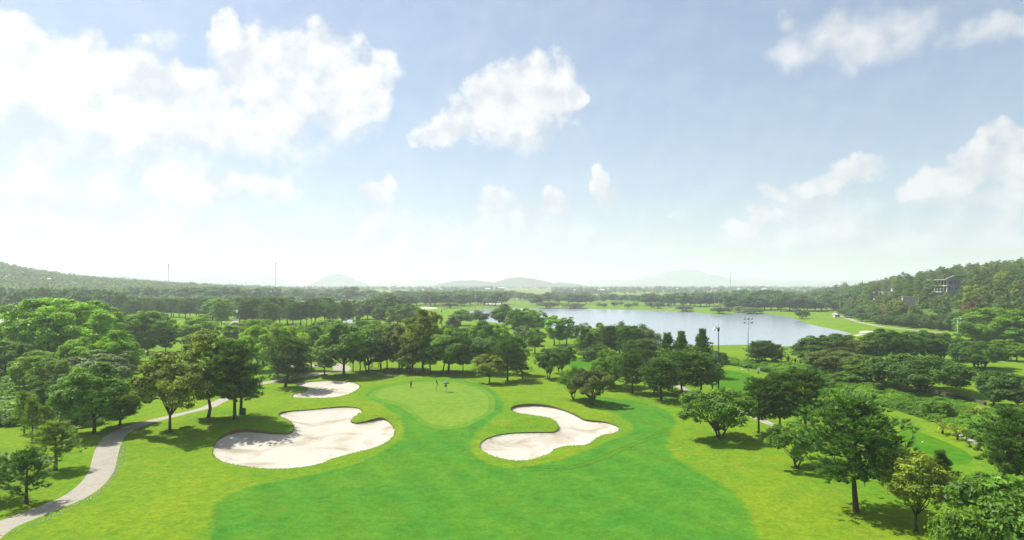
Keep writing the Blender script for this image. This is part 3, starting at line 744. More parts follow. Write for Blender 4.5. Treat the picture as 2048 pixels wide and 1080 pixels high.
MODEL = {}
def store(kind, H0, W0, trunk_mb, bark, V, F, tint, leafmat):
    n = len(MODEL.setdefault(kind, []))
    tm = bpy.data.meshes.new('trunk'); tm.from_pydata(trunk_mb.V, [], trunk_mb.F); tm.update(); tm.polygons.foreach_set('use_smooth', [True] * len(tm.polygons)); tm.materials.append(M[bark])
    cm = mesh_np('crown', V, F, False, tint); cm.materials.append(M[leafmat])
    z = V[:, 2]; w = (np.quantile(V[:, 0], .995) - np.quantile(V[:, 0], .005) + np.quantile(V[:, 1], .995) - np.quantile(V[:, 1], .005)) / 2
    MODEL[kind].append((tm, cm, float(np.quantile(z, .999)), float(w)))

def broad(kind, seeds, H0, W, z0, rad=0.2, stems=1, zf=None, bark='bark', leafmat='leaf', **kw):
    for s in seeds:
        V, F, T, lob = broad_crown(s, W, z0, H0, **kw)
        store(kind, H0, W, limbs(s, lob, zf or z0 * 1.05, rad, stems), bark, V, F, T, leafmat)
broad('round', (1, 2, 3, 4), 9.5, 8.6, 1.9, 0.20, 1, 2.4, lobes=72, sprays=35, leaf=0.29, flat_bottom=0.2, lobe_r=0.202, spread=(0.80, 1.06))
broad('vase', (11, 12, 13), 7.0, 8.4, 1.5, 0.17, 3, 1.2, lobes=56, sprays=33, leaf=0.26, flat_bottom=0.5, lobe_r=0.194, spread=(0.78, 1.08))
broad('oval', (21, 22), 11.5, 6.8, 2.4, 0.17, 1, 3.0, lobes=62, sprays=32, leaf=0.28, flat_bottom=0.1, lobe_r=0.238, spread=(0.75, 1.08))
broad('airy', (31, 32, 33), 8.5, 7.0, 1.9, 0.14, 1, 2.0, lobes=44, sprays=29, leaf=0.27, flat_bottom=0.5, spread=(0.62, 1.12), lobe_r=0.211)
broad('big', (41, 42, 43), 17.0, 18.0, 0.8, 0.42, 1, 4.0, lobes=130, sprays=46, leaf=0.44, flat_bottom=0.1, lobe_r=0.167, spread=(0.78, 1.08))
broad('bush', (51, 52, 53), 3.4, 4.6, 0.1, 0.07, 3, 0.5, lobes=30, sprays=26, leaf=0.22, flat_bottom=0.95, lobe_r=0.264)
broad('umbrella', (61, 62), 9.0, 13.0, 1.0, 0.24, 3, 1.5, lobes=96, sprays=38, leaf=0.31, flat_bottom=0.3, lobe_r=0.167)
broad('willow', (71, 72), 9.0, 8.0, 0.4, 0.2, 1, 2.0, lobes=44, sprays=37, leaf=0.30, flat_bottom=0.3, droop=0.9, lobe_r=0.229)
broad('gum', (81, 82, 83, 84), 14.0, 7.5, 2.6, 0.15, 1, 5.0, bark='pale bark', lobes=30, sprays=31, leaf=0.34, flat_bottom=0.1, spread=(0.55, 1.2), lobe_r=0.255, droop=0.4)
broad('clipped', (91,), 4.0, 3.6, 0.05, 0.1, 1, 0.6, lobes=70, sprays=37, leaf=0.16, flat_bottom=0.0, spread=(0.95, 1.0), lobe_r=0.264)
# far trees: the same habit with fewer, larger sprays
broad('far', (101, 102, 103, 104), 11.0, 10.0, 1.1, 0.25, 1, 2.0, lobes=34, sprays=26, per=4, leaf=0.70, flat_bottom=0.2, lobe_r=0.28)
broad('farlow', (111, 112), 4.0, 4.4, 0.6, 0.12, 2, 1.0, lobes=18, sprays=24, per=4, leaf=0.42, flat_bottom=0.7, lobe_r=0.32)
for s in (5, 6, 7, 8):
    mb, V, F, T = pine(s, 11.0, 6.6, 3.2, lambda f: max(0.12, math.sin(math.pi * (0.16 + 0.80 * f)) ** 0.6), whorls=15, arms=8, tufts=11, per=20, L=0.52, w=0.045)
    store('pine', 11, 6.6, mb, 'bark', V, F, T, 'needle')
for s in (15, 16, 17):
    mb, V, F, T = pine(s, 10.0, 5.4, 2.2, lambda f: max(0.10, (1.05 - f * 0.92)) * (0.7 + 0.3 * min(1, f * 5)), whorls=13, arms=7, tufts=9, per=18, L=0.50, w=0.045, upturn=0.5)
    store('cone', 10, 5.4, mb, 'bark', V, F, T, 'needle')
for s in (25, 26, 27):
    mb, V, F, T = pine(s, 5.2, 3.4, 1.5, lambda f: max(0.16, 1.05 - f * 0.85) * (0.65 + 0.35 * min(1, f * 4)), whorls=8, arms=6, tufts=5, per=18, L=0.46, w=0.03, rad=0.085, upturn=0.6)
    store('young', 5.2, 3.4, mb, 'bark', V, F, T, 'needle')
for s in (35, 36):
    mb, V, F, T = pine(s, 12.0, 6.0, 3.6, lambda f: 0.5 + 0.6 * math.sin(math.pi * (0.12 + 0.8 * f)), whorls=10, arms=6, tufts=6, per=8, L=0.95, w=0.12, rad=0.2)
    store('farpine', 12, 6, mb, 'bark', V, F, T, 'needle')
PINES = {'pine', 'cone', 'young', 'farpine'}
# broad-leaved clump plants (banana, yucca): arching strap leaves round a short stem
def strap_plant(seed, n, L, w, arch, stem, erect):
    rng = np.random.default_rng(seed); V = []; F = []; T = []
    for i in range(n):
        a = rng.uniform(0, 6.28); l = L * rng.uniform(.7, 1.15); e = erect * rng.uniform(0.6, 1.3); z0 = stem * rng.uniform(0.5, 1.0); tt = rng.random(); K = 6
        for k in range(K + 1):
            s = k / K; rad = l * s * math.cos(e) + 0.05; zz = z0 + l * s * math.sin(e) - arch * l * s * s
            ww = w * math.sin(math.pi * min(0.97, 0.12 + s * 0.86)) / 2; ca, sa = math.cos(a), math.sin(a)
            V += [(ca * rad - sa * ww, sa * rad + ca * ww, zz + 0.15 * ww), (ca * rad, sa * rad, zz - 0.1 * ww), (ca * rad + sa * ww, sa * rad - ca * ww, zz + 0.15 * ww)]; T += [tt] * 3
            if k:
                b = len(V) - 6; F += [(b, b + 1, b + 4, b + 3), (b + 1, b + 2, b + 5, b + 4)]
    mb = MB(); mb.tube([(0, 0, -0.1), (0.02, 0, stem * 0.5), (0, 0.02, stem)], [0.11, 0.09, 0.05], 7)
    return mb, np.array(V), np.array(F), np.array(T)
for s in (1, 2, 3):
    mb, V, F, T = strap_plant(s + 9, 60, 1.7, 0.09, 0.55, 0.7, 0.95); store('yucca', 2.2, 2.8, mb, 'bark', V, F, T, 'leaf')

TINT = {'br': (0.215, 0.390, 0.018), 'md': (0.135, 0.262, 0.022), 'dk': (0.086, 0.180, 0.028), 'ol': (0.210, 0.275, 0.030), 'pn': (0.104, 0.206, 0.036), 'py': (0.170, 0.270, 0.030),
        'eu': (0.140, 0.220, 0.048), 'rd': (0.135, 0.180, 0.040), 'rust': (0.19, 0.125, 0.05), 'pale': (0.15, 0.225, 0.085), 'fd': (0.096, 0.196, 0.052), 'ln': (0.155, 0.305, 0.028), 'yl': (0.23, 0.30, 0.03)}
PART_NAMES = {'yucca': ('stem', 'foliage'), 'bush': ('stem', 'foliage'), 'clipped': ('stem', 'foliage')}
KIND_NAME = {'bush': 'shrub', 'clipped': 'clipped_bush', 'banana': 'banana_plant', 'yucca': 'yucca_plant', 'gum': 'gum_tree', 'young': 'young_pine_tree', 'willow': 'willow_tree', 'farlow': 'small_tree'}
CATS = {'bush': 'shrub', 'clipped': 'shrub', 'banana': 'plant', 'yucca': 'plant'}
trng = random.Random(20)
N_TREE = [0]
def tree_at(kind, x, y, z, H, Wd, tint, label, group=None, lean=(0, 0), model=None):
    N_TREE[0] += 1
    lst = MODEL[kind]; tm, cm, h0, w0 = lst[(N_TREE[0] if model is None else model) % len(lst)]
    nm = KIND_NAME.get(kind, 'pine_tree' if kind in PINES else 'broadleaf_tree'); pn = PART_NAMES.get(kind, ('trunk', 'needles' if False else 'crown'))
    root = empty(nm, (x, y, z - 0.03), trng.uniform(0, 6.28))
    sx = max(0.4, Wd / w0) ; sz = H / h0
    root.scale = (sx * trng.uniform(.95, 1.05), sx * trng.uniform(.95, 1.05), sz)
    if lean != (0, 0):
        root.rotation_mode = 'XYZ'; q = Matrix.Rotation(lean[0], 4, 'Y') @ Matrix.Rotation(lean[1], 4, 'X') @ Matrix.Rotation(root.rotation_euler.z, 4, 'Z'); root.rotation_euler = q.to_euler()
    tr = link(pn[0], tm, None, root); cr = link(pn[1], cm, None, root)
    c = TINT[tint]; v = trng.uniform(.86, 1.14); g = trng.uniform(.92, 1.08)
    cr.color = (c[0] * v * g, c[1] * v, c[2] * v, 1)
    tag(root, label, CATS.get(kind, 'tree'), group)
    return root

def tree(kind, u, v, vtop, wpx, tint, label, group=None, lean=(0, 0), model=None):
    x, y, z = spot(u, v); k = y / FPX
    Hh = (HZ - vtop) * k + CAMZ - z
    return tree_at(kind, x, y, z, Hh, wpx * k * (1.25 if kind in ('far', 'farpine') else 1.10 if y < 115 else 1.24), tint, label, group, lean, model)

# banana: every leaf a piece of its own
LEAF_ME = []
for s_ in (1, 2, 3):
    _m, V, F, T = strap_plant(s_, 1, 2.3, 0.55, 0.70, 0.0, 1.05)
    a = math.atan2(V[-1][1], V[-1][0]); co, si = math.cos(-a), math.sin(-a)
    V = np.column_stack([V[:, 0] * co - V[:, 1] * si, V[:, 0] * si + V[:, 1] * co, V[:, 2]])
    me = mesh_np('leaf', V, F, True, T); me.materials.append(M['leaf']); LEAF_ME.append(me)
def banana(u, v, scale, label):
    x, y, z = spot(u, v); root = empty('banana_plant', (x, y, z - 0.03)); root.scale = (scale,) * 3
    mb = MB(); mb.tube([(0, 0, -0.1), (0.03, 0, 0.8), (0, 0.03, 1.6)], [0.14, 0.11, 0.06], 8); mb.build('stem', M['bark'], root, True)
    for i in range(11):
        o = link('leaf', LEAF_ME[i % 3], None, root, (0, 0, 0.7 + 0.09 * i)); o.rotation_euler = (0, trng.uniform(-.35, .25), i * 2.4 + trng.uniform(-.3, .3)); o.scale = (trng.uniform(.75, 1.1),) * 3
        o.color = (0.07, 0.19, 0.02, 1)
    tag(root, label, 'plant', 'banana plants on the ditch bank')

# ragged turf hanging over every bunker edge
for so, xy in SAND_OBJ:
    r_ = np.random.default_rng(len(xy)); n = len(xy) * 5; k = r_.integers(0, len(xy), n); f = r_.random(n)[:, None]
    p2 = xy[k] * (1 - f) + np.roll(xy, -1, 0)[k] * f + r_.normal(size=(n, 2)) * 0.07
    tg = np.roll(xy, -1, 0)[k] - xy[k]; inw = np.stack([-tg[:, 1], tg[:, 0]], 1); inw /= np.linalg.norm(inw, axis=1)[:, None] + 1e-9
    if sdist(xy, *(xy[:1] + inw[np.argsort(k)[:1]] * 0.3).T)[0] > 0: inw = -inw
    V, F = needle_tris(np.column_stack([p2, hgt(p2[:, 0], p2[:, 1]) - 0.02]), np.column_stack([inw * 0.55, np.full(n, 0.35)]), 0.15, 0.02, 7, r_, 0.9)
    fo_ = link('grass_fringe', mesh_np('grass_fringe', V, F, False, np.repeat(r_.random(n), 21)), M['leaf'], so); fo_.color = (0.11, 0.23, 0.015, 1); fo_['kind'] = 'stuff'

# ------------------------------------------------------------------ trees and shrubs, each where the survey has it
NEAR = [
 # --- thicket beside the cart path
 ('big', 108, 738, 597, 150, 'br', 'huge bright green tree with a domed crown towering over the roadside thicket'),
 ('big', 186, 724, 607, 84, 'br', 'bright green rounded tree joined to the shoulder of the hugest thicket tree'),
 ('round', 240, 704, 630, 62, 'br', 'bright-topped tree between the huge dome and the dark rounded tree'),
 ('big', 292, 706, 622, 84, 'md', 'dark rounded broad tree with a light green cap behind the thicket'),
 ('clipped', 20, 690, 644, 40, 'dk', 'dark clipped cone-shaped bush standing on the mown strip'),
 ('round', 395, 700, 630, 70, 'br', 'rounded bright green tree in front of the small yellow lawn'),
 ('oval', 332, 706, 660, 30, 'md', 'small slender-trunked tree beside the dark rounded tree'),
 ('big', 232, 778, 662, 76, 'br', 'light green tree of the thicket rising behind the grey-green creeper'),
 ('big', 160, 778, 676, 90, 'br', 'light green many-domed tree in the middle of the thicket'),
 ('airy', 205, 790, 700, 100, 'pale', 'grey-green sprawling tree sloping through the thicket'),
 ('cone', 41, 768, 688, 22, 'dk', 'narrow dark conifer spire in the thicket edge'),
 ('round', 12, 760, 682, 70, 'md', 'mid-green tree at the very edge of the frame above the creeper hedge'),
 ('round', 78, 790, 700, 74, 'br', 'yellowish green tree between the dark spire and the thicket centre'),
 ('round', 112, 800, 715, 70, 'md', 'leafy green tree low in the thicket over the young pines'),
 ('round', 188, 868, 726, 120, 'md', 'tall dark tree with sunlit yellow-green top over the shaded path'),
 ('round', 128, 850, 748, 84, 'dk', 'dark shaded tree behind the thin young pines'),
 ('round', 240, 850, 752, 80, 'dk', 'dark round tree casting the deep shade on the path bend'),
 ('airy', 340, 864, 702, 138, 'ol', 'olive-yellow tree with a short dark trunk on the path verge'),
 ('oval', 417, 836, 660, 106, 'ol', 'tall olive-green tree with a straight trunk at the path edge'),
 ('pine', 470, 838, 676, 118, 'pn', 'broad dark pine with a forked trunk beside the green bin'),
 ('cone', 482, 829, 690, 60, 'pn', 'slimmer pine tucked behind the broad dark one by the bin'),
 ('round', 515, 742, 650, 60, 'br', 'bright green tree half hidden behind the broad dark pine'),
 ('young', 55, 1008, 892, 84, 'pn', 'young pine beside the cart path, lowest of the verge pines'),
 ('young', 114, 940, 836, 84, 'py', 'young light-green pine on the verge between path and thicket'),
 ('young', -8, 1000, 902, 84, 'pn', 'young pine cut off by the frame edge near the path'),
 ('young', 47, 868, 778, 34, 'py', 'thin young pine leaning towards the creeper hedge'),
 ('young', 63, 882, 792, 36, 'py', 'thin young pine with a bare lower stem on the verge'),
 ('young', 88, 866, 806, 34, 'py', 'smallest thin young pine on the verge below the thicket'),
 ('young', 155, 866, 798, 40, 'pn', 'young pine standing in the thicket shade'),
 # --- group above the small bunker
 ('round', 566, 752, 646, 70, 'br', 'bright green domed tree behind the leaning pine'),
 ('pine', 571, 774, 672, 80, 'pn', 'leaning pine whose trunk slants beside the small bunker', (0.22, 0)),
 ('round', 622, 742, 650, 50, 'md', 'rounded tree with a forking trunk beside the path hairpin'),
 ('bush', 578, 762, 735, 52, 'md', 'leafy low shrub round the foot of the leaning pine'),
 ('oval', 649, 751, 668, 40, 'br', 'slim light-leaved tree with a thin stem just before the hairpin'),
 ('round', 688, 750, 646, 84, 'md', 'big glossy round tree with a forked trunk above the small bunker'),
 ('airy', 706, 743, 668, 40, 'md', 'twin-stemmed slender tree just behind the big glossy round one'),
 ('airy', 720, 741, 672, 40, 'md', 'Y-forked slender tree next to the red shelter'),
 ('vase', 736, 745, 660, 66, 'dk', 'dark many-stemmed tree shading the red shelter'),
 ('round', 762, 738, 650, 44, 'md', 'mid-green tree rising right behind the red shelter'),
 ('oval', 774, 739, 655, 40, 'md', 'narrow tree between the red shelter and the slanting twin trunks'),
 ('oval', 797, 744, 648, 48, 'rd', 'brownish tree on slanting twin trunks left of the putting green'),
 ('oval', 804, 738, 655, 44, 'md', 'tree crowding behind the slanting twin trunks'),
 ('vase', 818, 747, 690, 46, 'md', 'small light-tipped tree standing before the tall trunks at the green'),
 ('round', 846, 745, 619, 66, 'ol', 'tallest tree of the middle row, brown-tinged crown behind the putting green'),
 ('pine', 825, 743, 662, 46, 'pn', 'soft-needled pine beneath the tallest brown-tinged tree'),
 ('pine', 860, 748, 668, 46, 'pn', 'straight-stemmed pine beside the largest round tree at the green'),
 ('round', 898, 747, 652, 80, 'md', 'largest round dark-green tree with a thick trunk behind the umbrella golfer'),
 ('oval', 886, 742, 668, 34, 'md', 'slanting thin tree leaning into the largest round tree', (0.2, 0)),
 ('round', 966, 714, 641, 46, 'md', 'dense domed tree on the slope behind the dark middle row'),
 ('oval', 1001, 712, 646, 32, 'br', 'fresh light-green egg-shaped tree on the slope'),
 ('vase', 962, 747, 674, 66, 'dk', 'dark low-domed tree next along the row after the largest round tree'),
 ('oval', 926, 744, 682, 28, 'md', 'thin-stemmed little tree in the gap after the largest round tree'),
 ('airy', 979, 767, 708, 54, 'ol', 'sparse olive-leaved small tree standing forward of the row'),
 ('pine', 1015, 762, 678, 52, 'pn', 'dark pine at the end of the middle row above the hook bunker'),
 ('pine', 1034, 750, 672, 46, 'pn', 'pine with a leafy low skirt at the end of the middle row'),
 ('young', 1044, 759, 724, 32, 'pn', 'small young pine on the lawn at the end of the middle row'),
 # --- slope down to the lake
 ('round', 922, 651, 619, 36, 'md', 'lone round tree on the lawn short of the lake'),
 ('airy', 958, 653, 620, 44, 'dk', 'spreading dark tree beside the lone round one near the lake'),
 ('round', 1009, 657, 608, 44, 'dk', 'dark broad tree silhouetted on the near lake shore'),
 ('round', 1034, 672, 618, 40, 'md', 'tree with fluffy light crown beside the dark shore tree'),
 ('round', 1056, 670, 616, 44, 'br', 'light-topped tree in the shore cluster'),
 ('oval', 1076, 668, 620, 34, 'br', 'yellowish domed tree at the inner end of the shore cluster'),
 ('oval', 1108, 691, 631, 34, 'br', 'bright light-green tree with a clean straight trunk facing the lake'),
 ('oval', 1133, 692, 634, 34, 'md', 'mid-green straight-trunked tree next to the bright one facing the lake'),
 ('oval', 1119, 688, 655, 18, 'md', 'slight sapling between the two straight-trunked lake trees'),
 ('oval', 1070, 707, 655, 30, 'md', 'slim oval tree standing alone on the mown slope'),
 ('round', 1048, 690, 650, 30, 'pale', 'grey-green bushy tree at the foot of the shore cluster'),
 ('airy', 1166, 690, 645, 30, 'md', 'loose-crowned tree on the lake lawn before the dense pine group'),
 ('cone', 1168, 716, 656, 40, 'pn', 'pointed pine at the start of the dense group before the lake'),
 ('cone', 1180, 718, 664, 34, 'pn', 'second pointed pine of the dense group before the lake'),
 ('round', 1203, 708, 646, 50, 'md', 'light-topped round tree within the dense group before the lake'),
 ('pine', 1222, 712, 650, 44, 'pn', 'soft pine in the middle of the dense group before the lake'),
 ('willow', 1240, 708, 643, 44, 'pale', 'feathery grey-green tree topping the dense group before the lake'),
 ('pine', 1258, 714, 650, 50, 'pn', 'full pine towards the water end of the dense group'),
 ('willow', 1290, 712, 648, 52, 'pale', 'airy drooping tree at the water end of the dense group'),
 ('bush', 1188, 722, 700, 46, 'dk', 'dark low shrub under the dense group by the path'),
 ('round', 1198, 728, 688, 44, 'dk', 'dark-leaved tree at the foot of the dense group'),
 ('pine', 1270, 742, 678, 50, 'pn', 'pine standing before the dense group over the lawn'),
 ('pine', 1296, 748, 678, 44, 'pn', 'darker pine beside the path gap before the lake'),
 ('vase', 1098, 757, 697, 46, 'dk', 'vase-shaped dark tree with bare fanned branches, left one of a pair'),
 ('vase', 1121, 747, 692, 48, 'dk', 'vase-shaped dark tree with a slanting stem, right one of a pair'),
 ('vase', 1146, 798, 732, 42, 'md', 'light-leaved small tree paired with a reddish wide one on the fairway'),
 ('vase', 1183, 808, 738, 72, 'rd', 'wide reddish-green small tree on the fairway'),
 ('umbrella', 1224, 775, 699, 72, 'md', 'broad many-stemmed tree with a light rim behind the fairway pair'),
 ('pine', 1265, 787, 706, 50, 'pn', 'straight pine beside the broad many-stemmed tree'),
 ('cone', 1336, 756, 664, 36, 'pn', 'pointed pine rising against the lake, first of three'),
 ('cone', 1365, 756, 661, 40, 'pn', 'pointed pine rising against the lake, middle of three'),
 ('cone', 1404, 752, 656, 40, 'pn', 'dark pointed pine rising against the lake nearest the lamp post'),
 ('pine', 1322, 801, 714, 62, 'pn', 'full dark pine at the corner of the pine stand by the fairway'),
 ('pine', 1363, 792, 700, 62, 'pn', 'tall full pine in the heart of the stand by the lamp post'),
 ('pine', 1402, 794, 704, 60, 'pn', 'full pine right beside the tall lamp post'),
 ('pine', 1345, 783, 708, 46, 'pn', 'pine with a slim trunk squeezed inside the stand'),
 ('pine', 1308, 786, 720, 40, 'pn', 'lesser pine leaning out from the stand towards the broad tree'),
 ('pine', 1425, 780, 712, 40, 'pn', 'pine just behind the tall lamp post'),
 # --- right-hand lawn and ditch
 ('vase', 1440, 878, 776, 128, 'md', 'rounded glossy tree with forked trunk standing alone beside the fairway'),
 ('pine', 1517, 866, 752, 72, 'pn', 'pine with light needles at the path behind the glossy fairway tree'),
 ('pine', 1560, 866, 744, 60, 'pn', 'twin-trunked pine by the path, middle of the trio'),
 ('pine', 1611, 870, 734, 94, 'pn', 'thickset dark pine by the path, largest of the trio'),
 ('vase', 1593, 936, 846, 100, 'md', 'low leafy tree in its own round shadow before the great pine'),
 ('pine', 1710, 1023, 782, 178, 'pn', 'great tall pine with a bare straight trunk on the near lawn'),
 ('cone', 1772, 950, 850, 70, 'pn', 'smaller pine peeping out behind the great tall pine'),
 ('airy', 1832, 1062, 902, 132, 'ol', 'small bent-trunked broadleaf tree beside the great tall pine'),
 ('cone', 1882, 1010, 898, 64, 'pn', 'short dark pine behind the bent-trunked tree'),
 ('bush', 1925, 1150, 1012, 110, 'md', 'large leafy bush filling the bottom corner'),
 ('bush', 2005, 1130, 950, 190, 'md', 'larger leafy bush rising at the corner edge'),
 ('bush', 1990, 1050, 948, 110, 'md', 'leafy bush behind the corner ones'),
 ('pine', 2052, 1000, 812, 150, 'pn', 'spreading pine cut by the frame edge above the corner bushes'),
 ('pine', 2010, 968, 856, 60, 'py', 'lighter lower pine beside the frame-edge pine'),
 ('pine', 1512, 728, 682, 34, 'pn', 'bushy pine by the second lamp post, first of a clump'),
 ('pine', 1530, 727, 680, 34, 'pn', 'bushy pine in the middle of the clump by the second lamp post'),
 ('pine', 1550, 728, 688, 30, 'pn', 'bushy pine at the end of the clump beside the banana plants'),
 ('bush', 1436, 728, 702, 30, 'dk', 'dark leaning shrub on the bank behind the tall lamp post'),
 ('round', 1622, 730, 672, 60, 'dk', 'dark tree at the start of the long row, overhanging the lake end'),
 ('round', 1662, 728, 667, 66, 'dk', 'dark spreading tree second along the long row'),
 ('round', 1706, 728, 670, 60, 'rd', 'brownish dark tree third along the long row'),
 ('round', 1762, 728, 657, 60, 'dk', 'taller peaked dark tree in the middle of the long row'),
 ('round', 1806, 726, 663, 56, 'dk', 'round dark tree after the peaked one in the long row'),
 ('round', 1849, 722, 661, 50, 'dk', 'dark tree with visible fanned limbs in the long row'),
 ('umbrella', 1884, 721, 666, 66, 'dk', 'wide dark tree closing the long row beside the lamp post'),
 ('umbrella', 1672, 744, 697, 104, 'rd', 'low reddish-dark spreading tree in front of the long row'),
 ('round', 1742, 768, 711, 70, 'md', 'lighter green round tree before the long row at the ditch'),
 ('umbrella', 1842, 786, 708, 156, 'dk', 'great spreading banyan-like tree with wide skirts over the ditch'),
 ('round', 1700, 770, 742, 48, 'md', 'low round tree at the ditch edge before the reddish-dark one'),
 ('umbrella', 1951, 738, 681, 74, 'dk', 'fan-branched tree on the far lawn past the lamp post'),
 ('vase', 1968, 736, 692, 56, 'dk', 'smaller tree touching the fan-branched one on the far lawn'),
 ('oval', 2006, 721, 678, 40, 'md', 'upright tree near the little bench on the far lawn'),
 ('round', 2034, 723, 684, 44, 'md', 'round tree at the edge beyond the little bench'),
 ('round', 1988, 812, 742, 62, 'dk', 'dark round tree on the bank below the far lawn'),
 ('round', 2034, 826, 748, 84, 'dk', 'dark broad tree at the edge of the bank below the far lawn'),
 ('big', 1985, 690, 616, 112, 'ln', 'vast leafy green tree at the foot of the wooded hill'),
 ('big', 2040, 696, 622, 100, 'md', 'second vast leafy tree at the hill foot, cut by the edge'),
 ('round', 1944, 680, 640, 50, 'ln', 'leafy tree at the near end of the hill-foot path'),
 ('bush', 1876, 838, 796, 52, 'md', 'big-leaved rounded shrub alone on the ditch bank'),
 ('bush', 2040, 870, 812, 60, 'br', 'shaggy light shrub at the edge beside the yuccas'),
]
for row in NEAR:
    k, u, v, vt, w, c, lab = row[:7]; lean = row[7] if len(row) > 7 else (0, 0)
    if k == 'pine' and w >= 40 and trng.random() < 0.25: k = 'pine'
    tree(k, u, v, vt, w, c, lab, lean=lean)

for i, (u, v, s) in enumerate([(1562, 727, 1.15), (1576, 730, 1.3), (1590, 732, 1.1), (1601, 734, 1.2)]):
    banana(u, v, s, ['banana plant next to the bushy pine clump', 'tallest banana plant under the metal frame', 'banana plant between the tallest and the last', 'banana plant touching the long dark row'][i])
for i, (u, v, vt, w) in enumerate([(2002, 872, 818, 62), (1950, 838, 806, 50), (1885, 868, 838, 50), (1915, 880, 846, 46)]):
    tree('yucca', u, v, vt, w, 'yl' if i else 'md', ['tall yucca clump beside the frame-edge pine', 'pale spiky yucca on the middle of the bank', 'dark spiky clump at the stones of the ditch', 'yellowish spiky clump beside the ditch stones'][i])

# --- trees one can count but not tell apart: shared description per row
def belt(kind, items, tint, label, group):
    lab0 = label; us = [it[0] for it in items]; lo, hi = min(us), max(us)
    for it in items:
        if len(items) > 6: label = lab0 + ', ' + ('left end', 'left half', 'right half', 'right end')[min(3, int((it[0] - lo) / (hi - lo + 1e-6) * 4))]
        u, v, vt, w = it[:4]; k = kind[trng.randrange(len(kind))] if isinstance(kind, (list, tuple)) else kind
        tree(k, u, v, vt, w, it[4] if len(it) > 4 else tint, label, group)
J = lambda a: trng.uniform(-a, a)
belt(['far', 'farpine', 'far'], [(u + J(5), 633 + J(3), 579 + J(6), 36 + J(8)) for u in range(-10, 255, 17)], 'fd', 'dark tree in the belt behind the huge bright thicket tree', 'dark belt beyond the mown strip')
belt('far', [(u + J(5), 616 + J(2), 592 + J(3), 30 + J(6)) for u in range(250, 480, 14)], 'fd', 'tree in the thin file between the hedgerow and the hazy pines', 'file before the hedgerow')
belt(['far', 'far'], [(u + J(5), 622 + J(3), 577 + J(5), 36 + J(8)) for u in range(-5, 255, 19)], 'fd', 'dark tree of the second line behind the dark belt', 'second line behind the dark belt')
belt('pine', [(u + J(4), 637 + J(3), 598 + J(4), 26 + J(5)) for u in range(250, 440, 10)], 'pn', 'hazy pine in the row across the small yellow lawn', 'pine row across the yellow lawn')
belt('oval', [(443, 656, 597, 34, 'br'), (425, 640, 598, 30, 'br'), (455, 640, 606, 24, 'md')], 'br', 'lighter leafy tree on the small yellow lawn by the pale path', 'leafy trees on the yellow lawn')
belt('far', [(u + J(4), 608 + J(2), 575.5 + J(3), 28 + J(6)) for u in range(240, 562, 13)], 'fd', 'dark rounded tree in the long hedgerow under the radio mast', 'long dark hedgerow')
belt(['pine', 'pine', 'airy'], [(u + J(5), 651 + J(4), 600 + J(6), 32 + J(6)) for u in range(478, 702, 12)], 'pn', 'pine in the dense stand short of the creek', 'pine stand short of the creek')
belt(['pine', 'oval'], [(u + J(5), 636 + J(3), 596 + J(5), 30 + J(6)) for u in range(470, 585, 15)], 'pn', 'pine behind the dense stand short of the creek', 'back line of the creek pines')
belt('far', [(570, 602, 584, 22), (596, 604, 579, 27), (617, 605, 583, 23), (639, 606, 590, 17), (647, 604, 585, 16), (656, 604, 582, 17), (662, 606, 592, 14), (674, 605, 588, 18)], 'fd', 'mushroom-shaped tree standing apart on the distant green', 'mushroom-shaped trees on the distant green')
belt('far', [(695, 602, 573, 42), (722, 602, 582, 26), (740, 601, 579, 30), (590, 598, 576, 30), (625, 597, 577, 30), (660, 597, 578, 32)], 'fd', 'dark hazy tree massed behind the mushroom-shaped ones', 'dark trees behind the distant green')
belt('far', [(u + J(4), 611 + J(2), 586 + J(3), 28 + J(5)) for u in range(752, 1010, 12)], 'fd', 'dark tree in the long grove edge across the middle distance', 'grove edge in the middle distance')
belt('far', [(u + J(4), 604 + J(1.5), 582 + J(3), 28 + J(5)) for u in range(800, 1010, 15)], 'fd', 'tree at the back of the long middle-distance grove', 'back of the middle-distance grove')
for a in [('willow', 712, 641, 600, 32, 'pale', 'pale willow hanging over the creek bend'), ('round', 735, 638, 599, 34, 'dk', 'dark tree behind the pale creek willow'), ('round', 757, 639, 594, 40, 'dk', 'dark crown rising in the middle of the creek clump'), ('round', 778, 642, 593, 42, 'dk', 'tallest dark tree of the creek clump'),
          ('round', 760, 648, 614, 28, 'dk', 'blue-green round tree at the water edge of the creek clump'), ('willow', 795, 648, 608, 40, 'md', 'bamboo-like feathery tree in the creek clump'), ('willow', 820, 647, 606, 40, 'md', 'feathery light tree closing the creek clump'), ('round', 802, 636, 596, 36, 'dk', 'dark tree behind the feathery creek pair'),
          ('farlow', 900, 616, 605, 32, 'pale', 'low grey-green bush on the far lawn by the small sand patch'), ('round', 905, 668, 632, 26, 'rd', 'brownish small tree behind the middle row near the lone lamp post')]:
    tree(*a)
belt('far', [(1074, 610, 588, 30), (1099, 606, 584, 28), (1118, 607, 588, 26), (1138, 608, 587, 28), (1155, 608, 588, 28), (1172, 608, 587, 26), (1040, 601, 584, 24), (1060, 602, 586, 24), (1015, 600, 581, 30)], 'fd', 'dark round tree on the far shore left of the open lawn', 'far-shore trees before the open lawn')
belt('far', [(u + J(3), 603 + J(1.5), 589 + J(2), 18 + J(3)) for u in range(1185, 1285, 12)], 'fd', 'hazy tree in the thin line behind the far-shore lawn', 'thin line behind the far-shore lawn')
belt('far', [(1292, 611, 587, 34), (1312, 611, 588, 32), (1298, 607, 586, 28), (1328, 610, 590, 24)], 'fd', 'dark tree clumped on the far-shore lawn end', 'clump at the far-shore lawn end')
